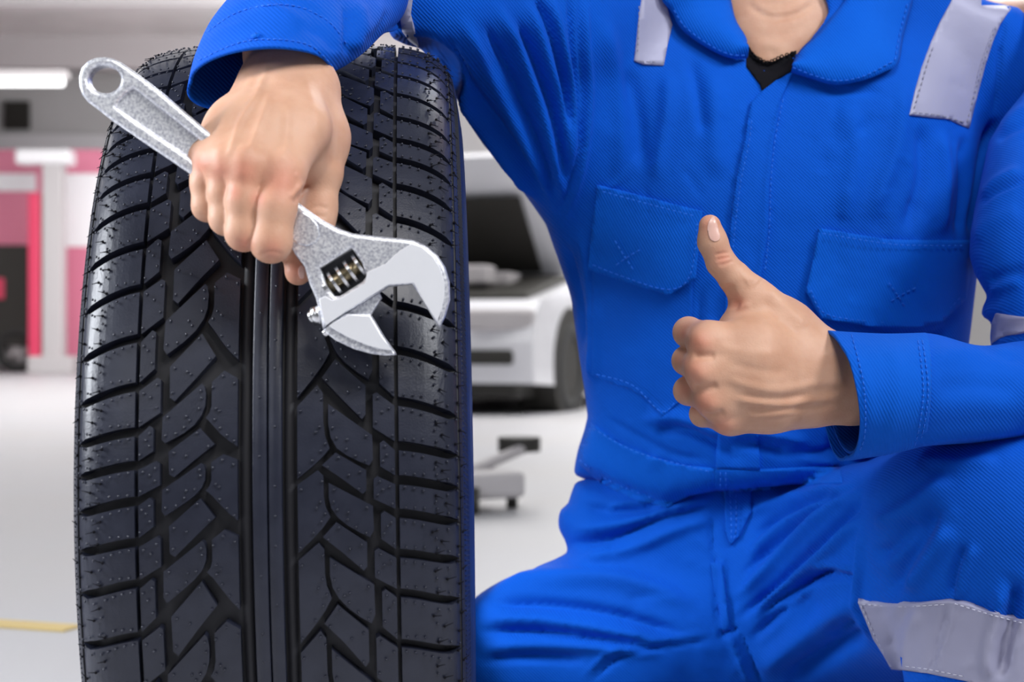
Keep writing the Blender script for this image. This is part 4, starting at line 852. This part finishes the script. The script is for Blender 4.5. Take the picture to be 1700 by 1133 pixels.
fs2 = [([(575, 0), (580, 40), (577, 100)], 6, -3), ([(590, 0), (600, 40), (590, 90)], 10, 3), ([(420, 0), (470, 20), (520, 50)], 8, 1.5), ([(345, 62), (380, 50), (420, 40)], 7, 1.2), ([(350, 40), (420, 8), (500, 10), (560, 40)], 4, -1.0), ([(600, 60), (625, 30), (635, 0)], 8, 2), ([(612, 75), (632, 45), (642, 15)], 4, -2), ([(500, 40), (540, 60), (560, 90)], 9, -1.5)]
ringsL = [((548, 120, 1.085), (315, 135, 1.095), (432, 77, 1.038), (395, 184, 1.112)), ((566, 106, 1.10), (322, 98, 1.115), (450, 60, 1.05), (420, 150, 1.132)), ((590, 92, 1.125), (346, 45, 1.14), (475, 20, 1.07), (460, 112, 1.155)), ((612, 76, 1.16), (384, -4, 1.18), (510, -20, 1.10), (500, 72, 1.195)), ((638, 52, 1.20), (430, -70, 1.22), (550, -60, 1.15), (540, 20, 1.25)), ((652, 46, 1.26), (480, -130, 1.28), (600, -90, 1.21), (590, -10, 1.31)), ((672, 30, 1.33), (540, -170, 1.35), (655, -110, 1.28), (645, -30, 1.38)), ((720, 20, 1.38), (640, -200, 1.40), (720, -110, 1.33), (690, -30, 1.42))]
o, V3, Q3 = loft('forearm_sleeve', ringsL, BLUE, over, strokes=fs2, th=0.002); b3 = bvh(V3, Q3)
ALL = [bt, btr, bua, bfs, bcu, b3]
stitches('stitching', [[(330, 100), (400, 70), (470, 66), (520, 78), (553, 112)], [(345, 52), (400, 18), (480, 8), (545, 35), (580, 80)]], [b3], STITCH, over)
bm = bmesh.new(); h = cast([b3], 424, 61); cyl(bm, h[0]-h[1]*0.0005, h[0]+h[1]*0.0012, 0.003, n=20); bobj('snap_button', bm, BLUE_P, over, True)
# reflective tape
TP_ = lambda n, poly, b, m=TAPE, **k: patch(n, poly, b, m, over, **k)
TP_('reflective_tape', [(1066, 0), (1061, 35), (1058, 66), (1054, 101), (1070, 107), (1102, 108), (1108, 75), (1116, 41), (1108, 15), (1099, 0), (1090, -50), (1068, -50)], [bt], off=0.002)
TP_('reflective_tape', [(1590, -30), (1580, 2), (1562, 35), (1548, 66), (1538, 92), (1531, 111), (1520, 150), (1511, 191), (1545, 195), (1576, 198), (1592, 206), (1609, 213), (1622, 160), (1636, 107), (1648, 70), (1660, 41), (1678, 14), (1660, -8), (1630, -30)], [bt], off=0.002)
TP_('reflective_tape', [(1425, 1000), (1455, 1003), (1490, 1003), (1530, 1002), (1577, 998), (1610, 1006), (1650, 1018), (1700, 1030), (1760, 1040), (1760, 1170), (1700, 1152), (1640, 1140), (1600, 1130), (1540, 1118), (1480, 1110), (1466, 1085), (1450, 1060)], [btr], off=0.006, step=6)
TP_('reflective_tape', [(1653, 521), (1680, 524), (1720, 530), (1720, 548), (1690, 552), (1660, 560), (1645, 572), (1642, 550)], [bua], off=0.003)
TP_('reflective_tape', [(667, -8), (664, 25), (668, 52), (680, 68), (696, 79), (688, 50), (682, 25), (686, -8)], [bt], off=0.003)
stitches('stitching', [[(1061, 10), (1060, 50), (1058, 95)], [(1063, 102), (1080, 103), (1098, 103)], [(1518, 180), (1530, 140), (1540, 105), (1552, 70)], [(1516, 187), (1560, 192), (1602, 204)], [(1606, 203), (1632, 107), (1655, 40)]], [bt], STITCH_G, over, off=0.0045)
stitches('stitching', [[(1432, 1004), (1500, 1008), (1572, 1004)], [(1585, 1003), (1640, 1020), (1700, 1036)], [(1484, 1104), (1540, 1112), (1600, 1124)], [(1430, 1006), (1452, 1055), (1480, 1106)]], [btr], LINING, over, off=0.0075)
# pockets, flaps, placket, waistband
TP_('chest_pocket', [(984, 440), (1060, 470), (1150, 450), (1148, 540), (1128, 668), (1098, 692), (1074, 664), (1048, 648), (1010, 636), (982, 622), (982, 530)], [bt], BLUE, off=0.0012)
TP_('pocket_flap', [(992, 309), (1050, 322), (1110, 337), (1166, 350.6), (1160, 410), (1155, 461), (1133, 477), (1111, 489.5), (1070, 478), (1029, 465), (977, 447), (983, 380)], [bt], BLUE_P, off=0.0035, th=0.002, lift=lambda x, y: 0.004*max(0, (y-340)/130))
TP_('pocket_flap', [(1360, 379), (1420, 389), (1475, 398), (1554, 399), (1612, 399), (1610, 450), (1603, 496), (1563, 533.6), (1523, 544), (1448, 542.5), (1365, 529), (1338, 483), (1350, 430)], [bt], BLUE_P, off=0.0035, th=0.002, lift=lambda x, y: 0.005*max(0, (y-400)/130))
TP_('placket', [(1316, 121), (1288, 134), (1263, 153), (1247, 170), (1240, 205), (1237, 230), (1224, 288), (1218, 329), (1211, 390), (1206, 450), (1201, 560), (1194, 680), (1188, 778), (1262, 781), (1256, 680), (1258, 560), (1264, 450), (1275, 386), (1277, 302), (1284, 230), (1296, 165)], [bt], BLUE, off=0.0035, th=0.003)
TP_('waistband', [(975, 697), (1000, 718), (1023, 735), (1083, 760), (1126, 773), (1186, 779), (1187, 817), (1150, 822), (1105, 842), (1051, 828), (996, 801), (948, 758), (958, 735)], [bt, btr], BLUE_P, off=0.003, th=0.002)
TP_('waistband', [(1187, 779), (1251, 782), (1320, 779), (1395, 775), (1398, 802), (1364, 803), (1290, 809), (1240, 818), (1187, 817)], [bt, btr], BLUE_P, off=0.003, th=0.002)
TP_('fly_placket', [(1203, 812), (1248, 812), (1246, 850), (1228, 890), (1212, 906), (1204, 880)], [bt, btr], BLUE, off=0.003)
TP_('seam_fold', [(1180, 935), (1196, 935), (1206, 1000), (1214, 1045), (1200, 1050), (1190, 1000)], [btr], BLUE, off=0.0015)
stitches('stitching', [[(1000, 318), (1080, 340), (1158, 360)], [(984, 440), (1030, 458), (1108, 481), (1146, 456), (1158, 365)], [(1021, 400), (1036, 425), (1056, 455)], [(1023, 440), (1045, 425), (1062, 415)],
  [(1366, 388), (1440, 400), (1500, 407), (1606, 408)], [(1346, 482), (1370, 521), (1450, 534), (1522, 536), (1560, 526), (1596, 492)], [(1476, 470), (1490, 490), (1505, 515)], [(1480, 500), (1500, 488), (1520, 478)],
  [(1300, 165), (1287, 230), (1280, 302), (1277, 386), (1270, 450)], [(1248, 200), (1243, 240), (1230, 300), (1220, 380), (1213, 460)],
  [(990, 622), (1050, 640), (1098, 684), (1124, 664)]], [bt], STITCH, over, off=0.0085)
stitches('stitching', [[(1196, 785), (1196, 812)], [(1205, 785), (1205, 812)], [(985, 712), (1060, 752), (1180, 784)], [(955, 758), (1010, 798), (1100, 834)], [(1212, 820), (1214, 860), (1214, 900)], [(1222, 820), (1222, 880), (1216, 900)]], [bt, btr], STITCH, over, off=0.0055)
stitches('stitching', [[(1414, 556), (1434, 640), (1436, 720), (1424, 756)], [(1530, 556), (1541, 640), (1536, 700), (1526, 740)], [(1523, 556), (1533, 640), (1528, 700), (1519, 742)]], [bcu], STITCH, over, off=0.001)
# collar
def collar(inner, outer, bulge, name='collar'):
    a = catmull([np.array(P(*q)) for q in inner], 8); n = len(a); b = catmull([np.array(P(*q)) for q in outer], 8); b = b[np.linspace(0, len(b)-1, n).astype(int)]
    V = []; m = 14
    for i in range(n):
        for j in range(m):
            t = j/(m-1); p = a[i]*(1-t)+b[i]*t; p = p+np.array([0, -bulge*math.sin(math.pi*t)**0.8, 0.3*bulge*math.sin(math.pi*t)]); V.append(p)
    V = np.array(V); Q = np.array([(i*m+j, i*m+j+1, (i+1)*m+j+1, (i+1)*m+j) for i in range(n-1) for j in range(m-1)])
    N = vnormals(V, Q)
    if N[:, 1].mean() > 0: Q = Q[:, ::-1]
    o = link(name, mesh_np(name, V, Q), BLUE_P, over, True); s = o.modifiers.new('thickness', 'SOLIDIFY'); s.thickness = 0.0022; s.offset = -1
    return bvh(V, Q)
def dep(x, y, o):
    h = cast([bt], x, y); return (h[0].y if h else 1.5)-o
cin = [(1314, 108), (1329, 82), (1354, 58), (1380, 28), (1403, 0), (1418, -40)]; cout = [(1313, 120), (1350, 132), (1387, 141), (1432, 134), (1470, 119), (1492, 104), (1500, 60), (1516, 0), (1520, -40)]
print('torso depth', [(x, y, round(dep(x, y, 0), 3)) for x, y in cin+cout+[(1230, 100), (1160, 80), (1270, 120), (1200, 400), (1450, 450), (1200, 800), (800, 200), (950, 400)]])
di = [1.440, 1.445, 1.452, 1.463, 1.475, 1.49]
bc1 = collar([(x, y, min(d, dep(x, y, 0.004))) for (x, y), d in zip(cin, di)], [(x, y, dep(x, y, 0.010)) for x, y in cout], 0.010)
cin2 = [(1240, 76), (1239, 62), (1222, 33), (1214, 0), (1206, -40)]; cout2 = [(1241, 97), (1214, 97), (1185, 86), (1152, 66), (1128, 45), (1115, 20), (1099, 0), (1086, -40)]
di2 = [1.445, 1.448, 1.458, 1.47, 1.49]
bc2 = collar([(x, y, min(d, dep(x, y, 0.004))) for (x, y), d in zip(cin2, di2)], [(x, y, dep(x, y, 0.010)) for x, y in cout2], 0.010)
stitches('stitching', [[(1316, 112), (1350, 125), (1388, 134), (1432, 127), (1486, 100)], [(1486, 100), (1493, 60), (1508, 0)]], [bc1], STITCH, over, off=0.0012)
stitches('stitching', [[(1236, 92), (1214, 91), (1187, 80), (1156, 60), (1133, 40), (1118, 15)]], [bc2], STITCH, over, off=0.0012)
# dark undershirt with a lace edge in the opening
nb = bvh(Vn, Qn)
usb = patch('undershirt', [(1239, 70), (1247, 84), (1258, 97), (1270, 104), (1284, 102), (1300, 95), (1322, 84), (1322, 112), (1285, 135), (1268, 158), (1262, 140), (1240, 110)], [nb, bt], LACE, body, off=0.002, step=5)
bm = bmesh.new(); pl = catmull([(1239, 76), (1250, 92), (1262, 99), (1272, 104), (1284, 101), (1298, 94), (1318, 88)], 5)[:, :2]; acc = 0
for a, b in zip(pl[:-1], pl[1:]):
    acc += np.linalg.norm(b-a)
    if acc > 5.0:
        acc = 0; h = cast([nb, bt], *b)
        if h:
            M = Matrix.Translation(h[0]+(CAMV-h[0]).normalized()*0.003) @ (CAMV-h[0]).to_track_quat('Z', 'Y').to_matrix().to_4x4()
            N = 10; vs = [[bm.verts.new(M @ Vector(((0.0014+0.0005*math.cos(u))*math.cos(2*math.pi*i/N), (0.0014+0.0005*math.cos(u))*math.sin(2*math.pi*i/N), 0.0005*math.sin(u)))) for u in (0, 1.57, 3.14, 4.71)] for i in range(N)]
            for i in range(N):
                for j in range(4): bm.faces.new((vs[i][j], vs[(i+1) % N][j], vs[(i+1) % N][(j+1) % 4], vs[i][(j+1) % 4]))
tag(bobj('lace_edge', bm, LACE, usb, True), kind='stuff')
# boots out of the frame
for px, py, d, ang in ((1745, 1500, 1.36, 0.2), (960, 1040, 2.02, 2.6)):
    c = P(px, py, d); bm = bmesh.new(); q = Matrix.Rotation(ang, 3, 'Z'); b0 = Vector((c.x, c.y, 0.0))
    box(bm, b0+q @ Vector((0, -0.06, 0.045)), (0.10, 0.28, 0.09), q, 0.03); box(bm, b0+q @ Vector((0, 0.04, 0.09)), (0.095, 0.1, 0.16), q, 0.03); bt_ = bobj('boot', bm, BOOT, body, True)
